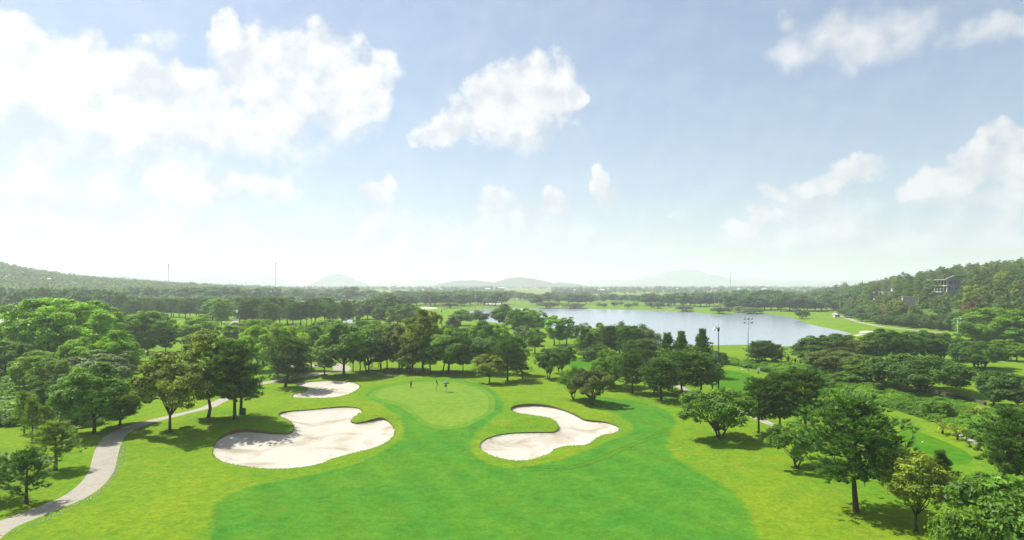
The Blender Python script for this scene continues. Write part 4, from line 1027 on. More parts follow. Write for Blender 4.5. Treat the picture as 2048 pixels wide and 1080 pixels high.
belt('far', [(u + J(4), 612 + J(2), 587 + J(4), 26 + J(5)) for u in range(1340, 1480, 10)], 'fd', 'dark tree in the far-shore belt before the tall mast', 'far-shore belt before the tall mast')
belt('far', [(u + J(4), 621 + J(2), 590 + J(6), 34 + J(6)) for u in range(1462, 1700, 13)], 'dk', 'green tree in the thick wood at the head of the lake', 'wood at the head of the lake')
belt('far', [(u + J(4), 612 + J(2), 582 + J(4), 32 + J(6)) for u in range(1470, 1720, 15)], 'fd', 'tree at the back of the wood at the head of the lake', 'back of the lake-head wood')
belt('farlow', [(1198, 614, 605, 9), (1208, 615.5, 606, 12), (1229, 613.5, 603, 14), (1256, 616.5, 606, 14), (1271, 614, 604, 11), (1338, 614.5, 606, 9), (1242, 611, 603, 9)], 'pale', 'little pale round tree dotted on the far-shore lawn', 'little trees on the far-shore lawn')
belt('bush', [(1098, 617, 603, 32), (1146, 617, 606, 38), (1305, 616, 604, 22), (1318, 617, 604, 20), (1368, 623, 610, 30), (1440, 627, 614, 30), (1502, 628, 615, 36), (1478, 624, 612, 24)], 'pale', 'grey-green bush growing out of the far lake edge', 'bushes at the far lake edge')
tree('bush', 1603, 638, 618, 24, 'dk', 'round dark bush at the neck of the lake beside the bright slope')

belt(['round', 'oval', 'round', 'pine'], [(u + J(6), 703 + J(4), 654 + J(6), 40 + J(8), ['md', 'dk', 'br'][trng.randrange(3)]) for u in range(530, 1030, 30)], 'md', 'tree massed at the back of the middle row above the putting green', 'back of the middle row')
belt(['round', 'oval', 'pine'], [(u + J(8), 690 + J(6), 642 + J(5), 40 + J(8), ['md', 'br', 'md'][trng.randrange(3)]) for u in (455, 492, 508, 530, 548, 640, 660, 720, 750, 785, 815)], 'md', 'leafy tree in the second mass behind the middle row', 'second mass behind the middle row')
# --- gum trees on the wooded hill
HOUSE_KEEP = [(1895, 586, 46, 0), (1768, 596, 30, 0), (1820, 608, 20, 0)]     # keep sight lines to the houses open
gum_label = 'pale-stemmed gum tree on the wooded hillside below the concrete villa'
placed = 0; hr = random.Random(5); used = []
def hill_gum(x, y, H, Wd, tint, label, group):
    z = gz(x, y); tree_at('gum', x, y, z, H, Wd, tint, label, group)
for _ in range(4000):
    if placed >= 295: break
    y = hr.uniform(240, 700); s = hr.uniform(4, 190) ** 1.0
    xf = float(np.interp(y, [0, 180, 390, 506, 682, 889, 1200], [205, 205, 211, 252, 318, 384, 520])); x = xf + s
    if x / y > 0.86: continue
    z = gz(x, y); Hh = hr.uniform(9, 14)
    if any((x - a) ** 2 + (y - b) ** 2 < 4.6 ** 2 for a, b in used): continue
    u = CX + x / y * FPX; vt = HZ - (z + Hh - CAMZ) / y * FPX; vb = HZ - (z - CAMZ) / y * FPX
    if any(abs(u - hu) < hw / 2 + 5 * FPX / y / 2 and vt < hv and y < (402 if hu == 1895 else 560 if hu == 1768 else 372) for hu, hv, hw, hh in HOUSE_KEEP): Hh = 0
    if Hh == 0: continue
    used.append((x, y)); placed += 1
    t = hr.choice(['eu', 'eu', 'md', 'dk', 'eu', 'ol'])
    crest = s > 110
    if y > 560: lab, gr = 'hazy tree on the far shoulder of the wooded hill', 'far shoulder of the hill'
    elif crest: lab, gr = 'tree along the crest of the wooded hill', 'crest of the hill'
    elif u < 1800: lab, gr = 'slender tree on the slope round the white terraced houses', 'slope round the white houses'
    else: lab, gr = 'gum tree', 'gums below the villa'
    look = {'eu': 'grey-green', 'md': 'mid-green', 'dk': 'dark', 'ol': 'olive-yellow'}[t]
    if gr == 'gums below the villa':
        where = 'beside the rubble retaining wall' if u < 1845 else 'just below the concrete villa' if u < 1905 else 'right of the concrete villa' if u < 1965 else 'above the vast leafy trees'
        lab = f'{look} pale-stemmed gum tree {where}, ' + ('low on the hill' if s < 35 else 'halfway up the hill' if s < 75 else 'high on the hill')
    else: lab = look + ' ' + lab
    hill_gum(x, y, Hh, Hh * hr.uniform(0.5, 0.72), t, lab, gr)
for u, v, vt, w, c, lab in [(1775, 640, 611, 26, 'rust', 'rust-red flowering tree low on the wooded hill'), (1943, 640, 602, 26, 'rust', 'reddish-orange tree high beside the vast leafy tree'), (1800, 640, 600, 22, 'yl', 'yellow-green tree by the stone retaining wall')]:
    tree('round', u, v, vt, w, c, lab)
belt(['bush', 'round'], [(u + J(4), float(np.interp(u, [1700, 1750, 1850, 1950], [636, 647, 658, 666])) - J(1.5), float(np.interp(u, [1700, 1750, 1850, 1950], [618, 626, 632, 640])) + J(5), 24 + J(6)) for u in range(1690, 1950, 12)], 'dk', 'dark bushy tree along the foot of the hill behind the path', 'hill-foot bushes behind the path')

# --- woods no one could count: one mass each
LOW = []
for s in (201, 202, 203, 204, 205):
    V, F, T, _l = broad_crown(s, 7.0, 0.5, 8.5, lobes=11, sprays=5, per=3, leaf=2.0, flat_bottom=0.4, lobe_r=0.36); LOW.append((V, F, T))
def wood(name, pts, tints, label, hmin=6, hmax=12):
    Vs, Fs, Ts, b = [], [], [], 0; r = np.random.default_rng(len(pts))
    xs = np.array([p[0] for p in pts]); ys = np.array([p[1] for p in pts]); zs = hgt(xs, ys)
    for i in range(len(pts)):
        V, F, T = LOW[r.integers(len(LOW))]; g_ = 0.5 + 0.5 * math.sin(xs[i] * 0.021 + 1.7 * math.sin(ys[i] * 0.013)) * math.cos(ys[i] * 0.017); h = hmin + (hmax - hmin) * min(1.25, (0.35 * g_ + 0.65 * r.random() ** 1.6) * 1.15); a = r.uniform(0, 6.28); w = h * r.uniform(.55, 1.3) / 8.5; co, si = math.cos(a) * w, math.sin(a) * w
        Vs.append(np.column_stack([V[:, 0] * co - V[:, 1] * si + xs[i], V[:, 0] * si + V[:, 1] * co + ys[i], V[:, 2] * h / 8.5 + zs[i] - 0.3])); Fs.append(F + b); b += len(V); Ts.append(T * 0.5 + r.random() * 0.5)
    o = link(name, mesh_np(name, np.concatenate(Vs), np.concatenate(Fs), False, np.concatenate(Ts)), M['leaf']); o.color = tints + (1,)
    tag(o, label, kind='stuff'); return o
wr = np.random.default_rng(3)
pts_ = []
while len(pts_) < 4300:
    y = wr.uniform(690, 1950); x = wr.uniform(-0.84, -0.20) * y
    if left_hill(np.array([x]), np.array([y]))[0] > 0.8 + 6 * wr.random() or wr.random() < 0.05: pts_.append((x, y))
wood('hillside_woodland', pts_, (0.13, 0.22, 0.085), 'wooded hillside fading into haze behind the dark belt', 6, 12)
pts_ = []
while len(pts_) < 5200:
    y = 950 * math.exp(wr.uniform(0, 1.0) ** 1.15 * 1.9); x = wr.uniform(-0.5, 0.80) * y
    u = CX + x / y * FPX; v = HZ + FPX * (CAMZ - 8) / y
    if any((min(p[0] for p in f) - 4 < u < max(p[0] for p in f) + 4) and (min(p[1] for p in f) - 0.5 < v < max(p[1] for p in f) + 0.6) for f in FIELDS): continue
    if 1020 < u < 1450 and y < 1050 and wr.random() < 0.8: continue
    if math.sin(x * 0.011 + 2) * math.sin(y * 0.006 + x * 0.003) < -0.30 and wr.random() < 0.85: continue
    pts_.append((x, y))
wood('plain_woodland', pts_, (0.105, 0.165, 0.07), 'scattered woods and groves over the hazy plain', 5, 14)
pts_ = []
while len(pts_) < 2900:
    y = wr.uniform(235, 900); s = wr.uniform(3, 230); xf = float(np.interp(y, [0, 180, 390, 506, 682, 889, 1200], [205, 205, 211, 252, 318, 384, 520]))
    if (xf + s) / y < 0.88:
        u = CX + (xf + s) / y * FPX
        if abs(u - 1895) < 30 and 385 < y < 420: continue
        if abs(u - 1768) < 26 and 500 < y < 580: continue
        pts_.append((xf + s, y))
wood('hill_undergrowth', pts_, (0.095, 0.165, 0.034), 'tangled undergrowth below the gum trees on the hill', 3.0, 7.5)

# --- weeds and scrub on the ditch bank, creeper over the thicket edge
def scrub(name, poly, n, tints, label, hmin, hmax, seed, leaf=0.16):
    r = np.random.default_rng(seed); base = []
    for s in (1, 2, 3):
        V, F, T, _l = broad_crown(seed * 10 + s, 1.5, -0.1, 0.95, lobes=12, sprays=12, per=4, leaf=leaf, flat_bottom=0.9, lobe_r=0.36); base.append((V, F, T))
    q = strap_plant(seed, 26, 1.0, 0.05, 0.5, 0.1, 1.1)[1:]; base.append(q)
    x0, y0 = poly.min(0); x1, y1 = poly.max(0); Vs, Fs, Ts, b = [], [], [], 0; k = 0
    P2 = r.uniform((x0, y0), (x1, y1), (n * 8, 2)); P2 = P2[sdist(poly, P2[:, 0], P2[:, 1]) < -0.5][:n]; zs = hgt(P2[:, 0], P2[:, 1])
    for (x, y), z in zip(P2, zs):
        V, F, T = base[r.choice(4, p=[.27, .27, .26, .20])]; h = r.uniform(hmin, hmax); w = h * r.uniform(1.0, 1.7); a = r.uniform(0, 6.28); co, si = math.cos(a) * w, math.sin(a) * w
        Vs.append(np.column_stack([V[:, 0] * co - V[:, 1] * si + x, V[:, 0] * si + V[:, 1] * co + y, V[:, 2] * h + z])); Fs.append(F + b); b += len(V)
        g = 0.5 + 0.5 * math.sin(x * 0.22 + 1) * math.sin(y * 0.17); Ts.append(np.clip(T * 0.45 + g * 0.6, 0, 1))
    o = link(name, mesh_np(name, np.concatenate(Vs), np.concatenate(Fs), False, np.concatenate(Ts)), M['leaf']); o.color = tints + (1,)
    tag(o, label, kind='stuff')
scrub('bank_weeds', catmull([P(*p) for p in BANK], 1.5), 1150, (0.13, 0.27, 0.018), 'tangle of weeds and tall grass on the ditch bank', 0.5, 1.5, 1)
scrub('thicket_undergrowth', np.array([P(*p) for p in [(-60, 760), (60, 745), (180, 760), (260, 800), (270, 830), (200, 862), (120, 858), (60, 850), (-60, 862)]]), 420, (0.13, 0.26, 0.02), 'creeper and undergrowth matting the foot of the thicket', 0.9, 2.6, 2, 0.2)
scrub('hedge_growth', np.array([P(*p) for p in [(-60, 700), (60, 695), (250, 720), (262, 760), (160, 770), (60, 750), (-60, 762)]]), 260, (0.11, 0.24, 0.018), 'dense undergrowth among the thicket trees', 1.5, 4.0, 3, 0.3)

# ------------------------------------------------------------------ lamp posts
def lamp_post(u, v, vtop, head, label, mat='steel'):
    x, y, z = spot(u, v); Hh = (HZ - vtop) * y / FPX + CAMZ - z
    root = empty('floodlight_post', (x, y, z)); far = y > 420; k = 1.0 + 0.7 * min(1, max(0, (y - 250) / 500))
    mb = MB(); mb.tube([(0, 0, -0.3), (0, 0, Hh * 0.5), (0, 0, Hh)], [0.17 * k, 0.13 * k, 0.085 * k], 10); mb.build('pole', M[mat], root, True)
    mb = MB(); mb.lathe([(0.30, 0), (0.30, 0.06), (0.19, 0.10), (0.19, 0.35)], n=12); mb.build('base_flange', M[mat], root)
    def lamp(p, face, r=0.30):
        l = MB(); f = Vector(face).normalized(); q = f.to_track_quat('Z', 'Y'); prof = [(0.10, -0.22), (r * 0.8, -0.05), (r, 0.10), (r * 0.98, 0.14)]
        m2 = MB(); m2.lathe(prof, n=12); V = [tuple(Vector(p) + q @ Vector(a)) for a in m2.V]; l.add(V, m2.F)
        o = l.build('lamp', M['lamp white'] if head != 'tiers' else M['steel'], root, True)
        g = MB(); g.lathe([(r * 0.9, 0.0), (r * 0.9, 0.012)], n=12); gg = MB(); gg.add([tuple(Vector(p) + q @ (Vector(a) + Vector((0, 0, 0.145)))) for a in g.V], g.F); gg.build('lens', M['lens'], o)
    def box_lamp(p, s, tilt):
        l = MB(); l.box((0, 0, 0), s, top=(0.86, 0.8)); V = [tuple(Vector(p) + Matrix.Rotation(tilt, 3, 'X') @ Vector(a)) for a in l.V]; b = MB(); b.add(V, l.F); o = b.build('lamp', M['lamp white'], root)
        g = MB(); g.box((p[0], p[1] - s[1] * 0.2, p[2] - s[2] / 2 - 0.012), (s[0] * 0.8, s[1] * 0.5, 0.02)); g.build('lens', M['lens'], o)
    if head == 'tiers':
        for zz, n, hw in ((Hh - 0.12, 3, 0.95 * k), (Hh - 1.15 * k, 2, 0.98 * k)):
            b = MB(); b.tube([(-hw, 0, zz), (hw, 0, zz)], 0.05 * k, 6); b.build('crossarm', M[mat], root)
            for i in range(n):
                lamp((-hw + 2 * hw * i / (n - 1), -0.12, zz + 0.10), (0.1 * (i - 1), -0.75, -0.55), 0.27 * k)
    elif head == 'boxes':
        b = MB(); b.tube([(-1.0 * k, -0.1, Hh - 0.1), (0.3, 0, Hh - 0.1)], 0.05 * k, 6); b.build('crossarm', M['dark steel'], root)
        b = MB(); b.box((0, 0, Hh - 0.35), (0.34, 0.34, 0.8)); b.build('ballast_box', M['dark steel'], root)
        box_lamp((-0.55 * k, -0.2, Hh + 0.05), (0.85 * k, 0.6, 0.36 * k), R(-18)); box_lamp((-0.75 * k, 0.3, Hh - 0.42), (0.5 * k, 0.5, 0.26 * k), R(12))
        b = MB(); b.tube([(0, 0, Hh), (0, 0, Hh + 1.4)], 0.02 * k, 5); b.build('lightning_rod', M['dark steel'], root)
    else:
        b = MB(); b.tube([(-0.6, 0, Hh - 0.05), (0.6, 0, Hh - 0.05)], 0.05 * k, 6); b.build('crossarm', M[mat], root)
        for sx in (-0.6, 0.6): lamp((sx, -0.1, Hh), (0, -0.7, -0.6), 0.26 * k)
    tag(root, label, 'lamp post', 'floodlight posts over the golf course')
for a in [(1437, 790, 655, 'boxes', 'tall dark post with white box lamps beside the pine stand', 'dark steel'), (1496, 742, 637, 'tiers', 'post with two tiers of round lamps by the tee ground'), (1915, 722, 638, 'tiers', 'lamp post at the end of the long dark tree row'),
          (478, 712, 622, 'boxes', 'lamp post rising from the olive trees before the yellow lawn'), (67, 634, 581, 'tiers', 'lamp post with two tiers before the dark belt'), (545, 640, 583, 'boxes', 'white-headed lamp post above the creek pines'),
          (691, 634, 592, 'boxes', 'white-headed lamp post beside the pale creek willow'), (883, 668, 621, 'boxes', 'lamp post beside the tallest brown-tinged tree'), (966, 644, 600, 'plain', 'lamp post on the lake lawn before the dark shore tree'),
          (951, 624, 588, 'plain', 'thin lamp post at the near tip of the lake'), (1040, 618, 599, 'tiers', 'lamp post at the lake edge by the far sand patches'), (1030, 612, 586, 'plain', 'thin pole on the far lawn behind the lake-edge lamp'), (1058, 603, 580, 'plain', 'thin pole before the pale yellow field'),
          (1350, 610, 588, 'plain', 'thin pole in the far-shore belt, first of a close pair'), (1361, 610, 592, 'plain', 'thin pole in the far-shore belt, second of a close pair'), (1429, 616, 576, 'plain', 'tall thin pole on the far lake shore'), (1680, 627, 600, 'plain', 'thin pole at the start of the hill-foot path'),
          (1134, 693, 657, 'plain', 'short lamp post beside the mid-green straight-trunked lake tree'), (492, 603, 566, 'plain', 'thin far pole standing above the long hedgerow')]:
    lamp_post(*a)

# ------------------------------------------------------------------ radio masts and pylons
def radio_mast(u, v, vtop, label, w=1.5):
    x, y, z = spot(u, v); Hh = (HZ - vtop) * y / FPX + CAMZ - z; root = empty('radio_mast', (x, y, z)); n = 14
    cor = [(math.cos(a) * w / 2, math.sin(a) * w / 2) for a in (0.5, 2.6, 4.7)]
    for cx_, cy_ in cor:
        b = MB(); b.tube([(cx_, cy_, -0.5), (cx_ * 0.6, cy_ * 0.6, Hh)], 0.16, 6); b.build('leg', M['steel'], root)
    b = MB()
    for j in range(n):
        k0, k1 = 1 - 0.4 * j / n, 1 - 0.4 * (j + 1) / n
        for i in range(3):
            p, q = cor[i], cor[(i + 1) % 3]; b.tube([(p[0] * k0, p[1] * k0, Hh * j / n), (q[0] * k1, q[1] * k1, Hh * (j + 1) / n)], 0.09, 4)
    tag(b.build('bracing', M['steel'], root), kind='stuff')
    for i, (dx, dz) in enumerate([(-0.9, 0.3), (0.9, 0.3), (0.0, 0.7), (-0.8, 3.4), (0.8, 3.4)]):
        b = MB(); b.box((dx, -0.4, Hh - dz - 1.3), (0.5, 0.35, 2.6)); b.build('antenna_panel', M['lamp white'], root)
    b = MB(); b.tube([(0, 0, Hh - 0.5), (0, 0, Hh + 2.5)], 0.08, 5); b.build('lightning_rod', M['steel'], root)
    tag(root, label, 'mast', 'lattice radio masts')
radio_mast(337, 586, 527, 'lattice radio mast standing on the hazy wooded slope'); radio_mast(551, 590, 524, 'tallest lattice radio mast over the long hedgerow'); radio_mast(1461, 590, 549, 'lattice radio mast behind the far lake shore')
def pylon(u, d, vtop, label):
    x = (u - CX) / FPX * d; z = gz(x, d); Hh = (HZ - vtop) * d / FPX + CAMZ - z; root = empty('power_pylon', (x, d, z))
    for sx in (-1, 1):
        for sy in (-1, 1):
            b = MB(); b.tube([(sx * 3, sy * 3, -1), (sx * 0.6, sy * 0.6, Hh * 0.75), (0, 0, Hh)], 0.32, 5); b.build('leg', M['steel'], root)
    for zz, w in ((0.72, 6), (0.82, 5), (0.92, 4)):
        b = MB(); b.tube([(-w, 0, Hh * zz), (w, 0, Hh * zz)], 0.28, 5); b.build('crossarm', M['steel'], root)
    tag(root, label, 'pylon', 'far power pylons')
for a in [(783, 3400, 551, 'faint power pylon between the conical hill and the low ridge'), (879, 3600, 555, 'faint power pylon over the village roofs'), (1182, 3300, 556, 'faint power pylon before the broad mountain, nearest its foot'), (1225, 3800, 560, 'faint smaller power pylon before the broad mountain'), (1260, 4200, 562, 'faintest power pylon under the broad mountain')]:
    pylon(*a)

# ------------------------------------------------------------------ buildings on the hill
def place(root, x, y, z, rz): root.location = (x, y, z); root.rotation_euler = (0, 0, rz)
vy = 402.0; vx = (1894 - CX) / FPX * vy
villa = empty('concrete_villa', (0, 0, 0)); tag(villa, 'unfinished grey concrete villa with open storeys and slanted roof on the hill', 'house')
zb = gz(vx, vy); z0 = CAMZ - (583 - HZ) / FPX * vy - zb          # floor of the lower open storey above the slope
L = 11.5
def slab(name, x0, x1, y0, y1, za, zc, mat): b = MB(); b.box(((x0 + x1) / 2, (y0 + y1) / 2, (za + zc) / 2), (x1 - x0, y1 - y0, zc - za)); return b.build(name, M[mat], villa)
slab('plinth', -L, 0, 0, L, -4, z0 - 0.5, 'grey render')
slab('floor_slab', -L - 1.0, 0.3, -1.0, L, z0 - 0.5, z0, 'white wall'); slab('floor_slab', -L - 0.9, 0.2, -0.8, L, z0 + 3.2, z0 + 3.7, 'white wall')
slab('shade_core', -L + 2.6, -0.2, 2.6, L - 0.1, z0, z0 + 3.2, 'room shade'); slab('shade_core', -L + 2.6, -0.2, 2.6, L - 0.1, z0 + 3.7, z0 + 6.9, 'room shade')
rf = slab('roof', -L - 1.6, 0.6, -1.6, L + 0.4, z0 + 6.9, z0 + 7.35, 'concrete')
b = MB(); b.add([(-2, 1.0, z0 + 7.5), (4.2, 1.0, z0 + 9.6), (4.2, L, z0 + 9.6), (-2, L, z0 + 7.5), (-2, 1.0, z0 + 7.85), (4.2, 1.0, z0 + 9.95), (4.2, L, z0 + 9.95), (-2, L, z0 + 7.85)], [(0, 3, 2, 1), (4, 5, 6, 7), (0, 1, 5, 4), (1, 2, 6, 5), (2, 3, 7, 6), (3, 0, 4, 7)]); b.build('slanted_roof', M['concrete'], villa)
b = MB(); b.box((1.6, 6, z0 + 8.0), (0.4, 7, 1.4)); b.build('roof_wall', M['grey render'], villa)
for st in (0, 1):
    za = z0 + 3.7 * st
    for i in range(6):       # columns of the open front
        b = MB(); xx = -L + 0.1 + i * (L - 0.2) / 5; b.box((xx, 0.0, za + 1.6), (0.42, 0.42, 3.2)); b.build('column', M['white wall' if st == 0 else 'concrete'], villa)
    for i in range(3):
        b = MB(); b.box((-L - 0.1, 2.4 + i * 4, za + 1.6), (0.42, 0.42, 3.2)); b.build('column', M['concrete'], villa)
    for i in range(5):
        b = MB(); xx = -L + 1.2 + i * 2.25; b.box((xx, 1.3, za + 1.45), (0.9, 0.12, 2.9)); b.build('partition', M['concrete'], villa)
# flank
slab('side_wall', 0, 0.35, 0.4, L, -4, z0 + 6.9, 'grey render')
for yy, zz, w, h in ((2.2, z0 + 5.2, 2.6, 1.7), (5.4, z0 + 5.2, 1.0, 1.7), (7.8, z0 + 5.2, 1.0, 1.7), (1.8, z0 + 1.6, 0.9, 1.9), (6.0, z0 + 1.6, 1.2, 1.2)):
    b = MB(); b.box((0.365, yy, zz), (0.03, w, h)); wn = b.build('window', M['room shade'], villa); b = MB(); b.box((0.42, yy, zz - h / 2 - 0.05), (0.16, w + 0.2, 0.08)); b.build('sill', M['concrete'], wn)
place(villa, vx, vy, zb, 0)
villa.rotation_euler = (0, 0, R(-78))

def small_house(u, vbase, vtop, wpx, y, label, name='terraced_house', wall='white wall', roof=None, rz=0.0, dep=7.0, floors=2):
    x = (u - CX) / FPX * y; zg = gz(x, y); za = CAMZ - (vbase - HZ) / FPX * y - zg; zt = CAMZ - (vtop - HZ) / FPX * y - zg; w = wpx / FPX * y
    root = empty(name, (x, y, zg), rz); b = MB(); b.box((0, dep / 2, (za - 3 + zt) / 2), (w, dep, zt - za + 3)); b.build('wall', M[wall], root)
    if roof:
        b = MB(); e = 0.5; rh = min(2.4, w * 0.25)
        b.add([(-w / 2 - e, -e, zt), (w / 2 + e, -e, zt), (w / 2 + e, dep + e, zt), (-w / 2 - e, dep + e, zt), (-w / 2 - e, dep / 2, zt + rh), (w / 2 + e, dep / 2, zt + rh)], [(0, 1, 5, 4), (2, 3, 4, 5), (3, 0, 4), (1, 2, 5), (0, 3, 2, 1)]); b.build('roof', M[roof], root)
    else:
        b = MB(); b.box((0, dep / 2, zt + 0.15), (w + 0.7, dep + 0.7, 0.3)); b.build('roof', M['concrete'], root)
    hs = (zt - za) / floors; n = max(2, int(w / 3.2))
    for f in range(floors):
        for i in range(n):
            b = MB(); xx = -w / 2 + (i + 0.5) * w / n; b.box((xx, -0.012, za + hs * (f + 0.52)), (w / n * 0.5, 0.02, hs * 0.55)); wn = b.build('window', M['room shade'], root)
            b = MB(); b.box((xx, -0.07, za + hs * (f + 0.52) - hs * 0.30), (w / n * 0.62, 0.12, 0.10)); b.build('sill', M['concrete'], wn)
    tag(root, label, 'house'); return root
small_house(1757, 601, 583.5, 14, 545, 'white terraced house with dark openings, lowest corner of the hill houses', rz=R(-20))
small_house(1778, 599, 583, 22, 560, 'long white house half hidden by gum trees on the hill', rz=R(-15))
small_house(1793, 592, 577, 9, 575, 'narrow white house standing higher behind the long one', rz=R(-10))
small_house(1736, 606, 599, 13, 540, 'small white pavilion in the trees below the terraced house', floors=1)
small_house(1856, 580, 573, 12, 425, 'small pavilion with a dark roof beside the concrete villa', name='hill_pavilion', wall='grey render', roof='dark steel', floors=1)
small_house(1675, 633, 629, 10, 480, 'tiny white shelter at the head of the hill-foot path', name='path_kiosk', roof='tin roof', dep=3.0, floors=1)
# rubble retaining wall below the villa
wy = 398.0; wx = (1820 - CX) / FPX * wy; wall = empty('retaining_wall', (wx, wy, gz(wx, wy)), R(-14)); zt = CAMZ - (594 - HZ) / FPX * wy - gz(wx, wy)
b = MB(); b.box((0, 1.5, zt / 2 - 1), (7.8, 3.0, zt + 2), top=(0.97, 0.9)); b.build('wall', M['stone'], wall)
b = MB(); b.box((0, 1.5, zt + 0.12), (8.0, 3.1, 0.24)); b.build('coping', M['concrete'], wall); tag(wall, 'tall pale rubble retaining wall among the hillside trees', 'wall')
b = MB()
wp = [spot(u, v) for u, v in [(1866, 785), (1890, 790), (1915, 796), (1942, 803), (1970, 811)]]
for p, q in zip(wp[:-1], wp[1:]):
    p, q = Vector(p), Vector(q); c = (p + q) / 2; b.box((c.x, c.y, c.z + 0.15), ((q - p).length + 0.1, 0.5, 1.0), math.atan2(q.y - p.y, q.x - p.x))
tag(b.build('bank_wall', M['mossy stone']), 'low dark stone wall holding the lawn above the weedy ditch', 'wall')

# ------------------------------------------------------------------ village roofs on the plain and the far slope
VILL = [(704, 580, 9, 'tin roof', 'tin roof far off under the conical hill'), (791, 583, 17, 'tile roof', 'large pinkish house in the far village'), (848, 583, 9, 'tin roof', 'bright white-roofed house right of the large pinkish one'), (880, 582, 8, 'tin roof', 'small pale house at the village middle'), (905, 582, 7, 'tile roof', 'small tiled house at the village middle'),
        (932, 580, 9, 'tin roof', 'pale house under the low ridge'), (975, 582, 10, 'tin roof', 'pale house near the pale yellow field'), (1003, 581, 13, 'tin roof', 'long pale shed beside the pale yellow field'), (1112, 585, 9, 'tile roof', 'tiled house right of the pale yellow field'), (1150, 584, 8, 'tin roof', 'small shed behind the far-shore trees'),
        (1203, 586, 14, 'tin roof', 'long tin-roofed barn beyond the lake lawn'), (1180, 586, 9, 'tile roof', 'little house beside the long barn'), (1350, 583, 12, 'tin roof', 'pale shed on the plain below the broad mountain'), (1400, 581, 9, 'white wall', 'small pale house left of the red roofs'), (1428, 585, 10, 'red roof', 'red-roofed house beside the far lake mast'), (1443, 585, 9, 'red roof', 'second red-roofed house nearest the far lake mast'),
        (1480, 582, 9, 'tin roof', 'pale house just past the far lake mast'), (1530, 581, 8, 'tin roof', 'pale speck of a house behind the lake-head wood'), (632, 581, 9, 'tin roof', 'pale house left of the conical hill'), (510, 582, 7, 'tin roof', 'pale roof behind the hedgerow beside the tallest mast')]
for u, v, w, rf_, lab in VILL:
    x, y, z = spot(u, v); small_house(u, v, v - max(3.2, w * 0.42), w, y, lab, 'village_house', 'white wall', rf_ if rf_ != 'white wall' else 'tin roof', floors=1 if w < 12 else 2, dep=9)
for u, v, w, lab in [(143, 552, 12, 'long white building near the top of the hazy wooded slope'), (250, 560, 6, 'small pale house on the lower hazy slope'), (97, 566, 7, 'pale house halfway up the hazy slope')]:
    x, y, z = spot(u, v); small_house(u, v, v - 8, w, y - 8, lab, 'slope_house', 'white wall', 'tin roof', floors=1)

# ------------------------------------------------------------------ small things on the course
x, y, z = spot(751, 740); sh = empty('red_shelter', (x, y, z))
for sx in (-1, 1):
    for sy in (-1, 1):
        b = MB(); b.tube([(sx * 1.25, sy * 1.0, -0.1), (sx * 0.75, sy * 0.7, 2.35)], 0.075, 7); b.build('post', M['dark steel'], sh)
b = MB(); b.add([(-1.9, -1.5, 2.25), (1.9, -1.5, 2.25), (1.9, 1.5, 2.25), (-1.9, 1.5, 2.25), (-0.5, 0, 3.1), (0.5, 0, 3.1)], [(0, 1, 5, 4), (1, 2, 5), (2, 3, 4, 5), (3, 0, 4), (0, 3, 2, 1)]); b.build('roof', M['red roof'], sh)
b = MB(); b.box((0, 0.3, 0.45), (1.7, 0.42, 0.07)); b.build('seat', M['bark'], sh)
tag(sh, 'small open rest shelter with red roof under the trees by the hairpin', 'shelter')

def bin_at(u, v, h, label, w=0.5):
    x, y, z = spot(u, v); r = empty('litter_bin', (x, y, z)); b = MB(); b.lathe([(w * 0.42, 0.08), (w * 0.5, 0.1), (w * 0.52, h * 0.82), (w * 0.46, h * 0.84)], n=16); b.build('body', M['green paint'], r, True)
    b = MB(); b.lathe([(w * 0.56, h * 0.86), (w * 0.5, h * 0.94), (w * 0.2, h)], n=16); b.build('lid', M['green paint'], r, True)
    b = MB(); b.tube([(0, 0, -0.1), (0, 0, h * 0.9)], 0.05, 8); b.build('post', M['dark steel'], r); tag(r, label, 'bin', 'green litter bins')
bin_at(487, 830, 1.15, 'dark green litter bin at the foot of the broad dark pine', 0.75); bin_at(1925, 722, 1.2, 'green litter bin on the far lawn path beside the lamp post', 0.8); bin_at(641, 734, 1.3, 'dark bin at the inside of the path hairpin', 0.8)

def sign(u, v, h, w, label, hb=0.8, post='green paint', panel='white paint'):
    x, y, z = spot(u, v); r = empty('tee_sign', (x, y, z)); b = MB(); b.box((0, 0, h * 0.5 - 0.1), (w * 0.55, 0.10, h)); b.build('post', M[post], r)
    b = MB(); b.box((0, -0.075, h - hb * 0.3), (w, 0.05, hb)); b.build('panel', M[panel], r); b = MB(); b.box((0, -0.075, h - hb * 0.3 + hb / 2 + 0.025), (w + 0.06, 0.09, 0.05)); b.build('cap', M['white paint'], r)
    tag(r, label, 'sign')
sign(1516.5, 747, 1.25, 0.75, 'white tee sign on a squat post by the weedy bank'); sign(1427, 863, 1.25, 0.42, 'slim green and white marker post beside the glossy fairway tree', 0.95, 'white paint', 'green paint')
def marker(u, v, r_, label):
    x, y, z = spot(u, v); r = empty('tee_marker', (x, y, z)); b = MB(); b.lathe([(r_ * 0.3, 0.0), (r_ * 0.85, r_ * 0.45), (r_, r_), (r_ * 0.85, r_ * 1.55), (r_ * 0.35, r_ * 1.95)], n=14); b.build('ball', M['white paint'], r, True)
    b = MB(); b.tube([(0, 0, -0.1), (0, 0, r_ * 0.4)], 0.03, 6); b.build('spike', M['steel'], r); tag(r, label, 'marker')
marker(1485, 741, 0.17, 'round white tee marker beside the two-tier lamp post'); marker(1845, 886, 0.11, 'white tee marker on the small dark tee patch')
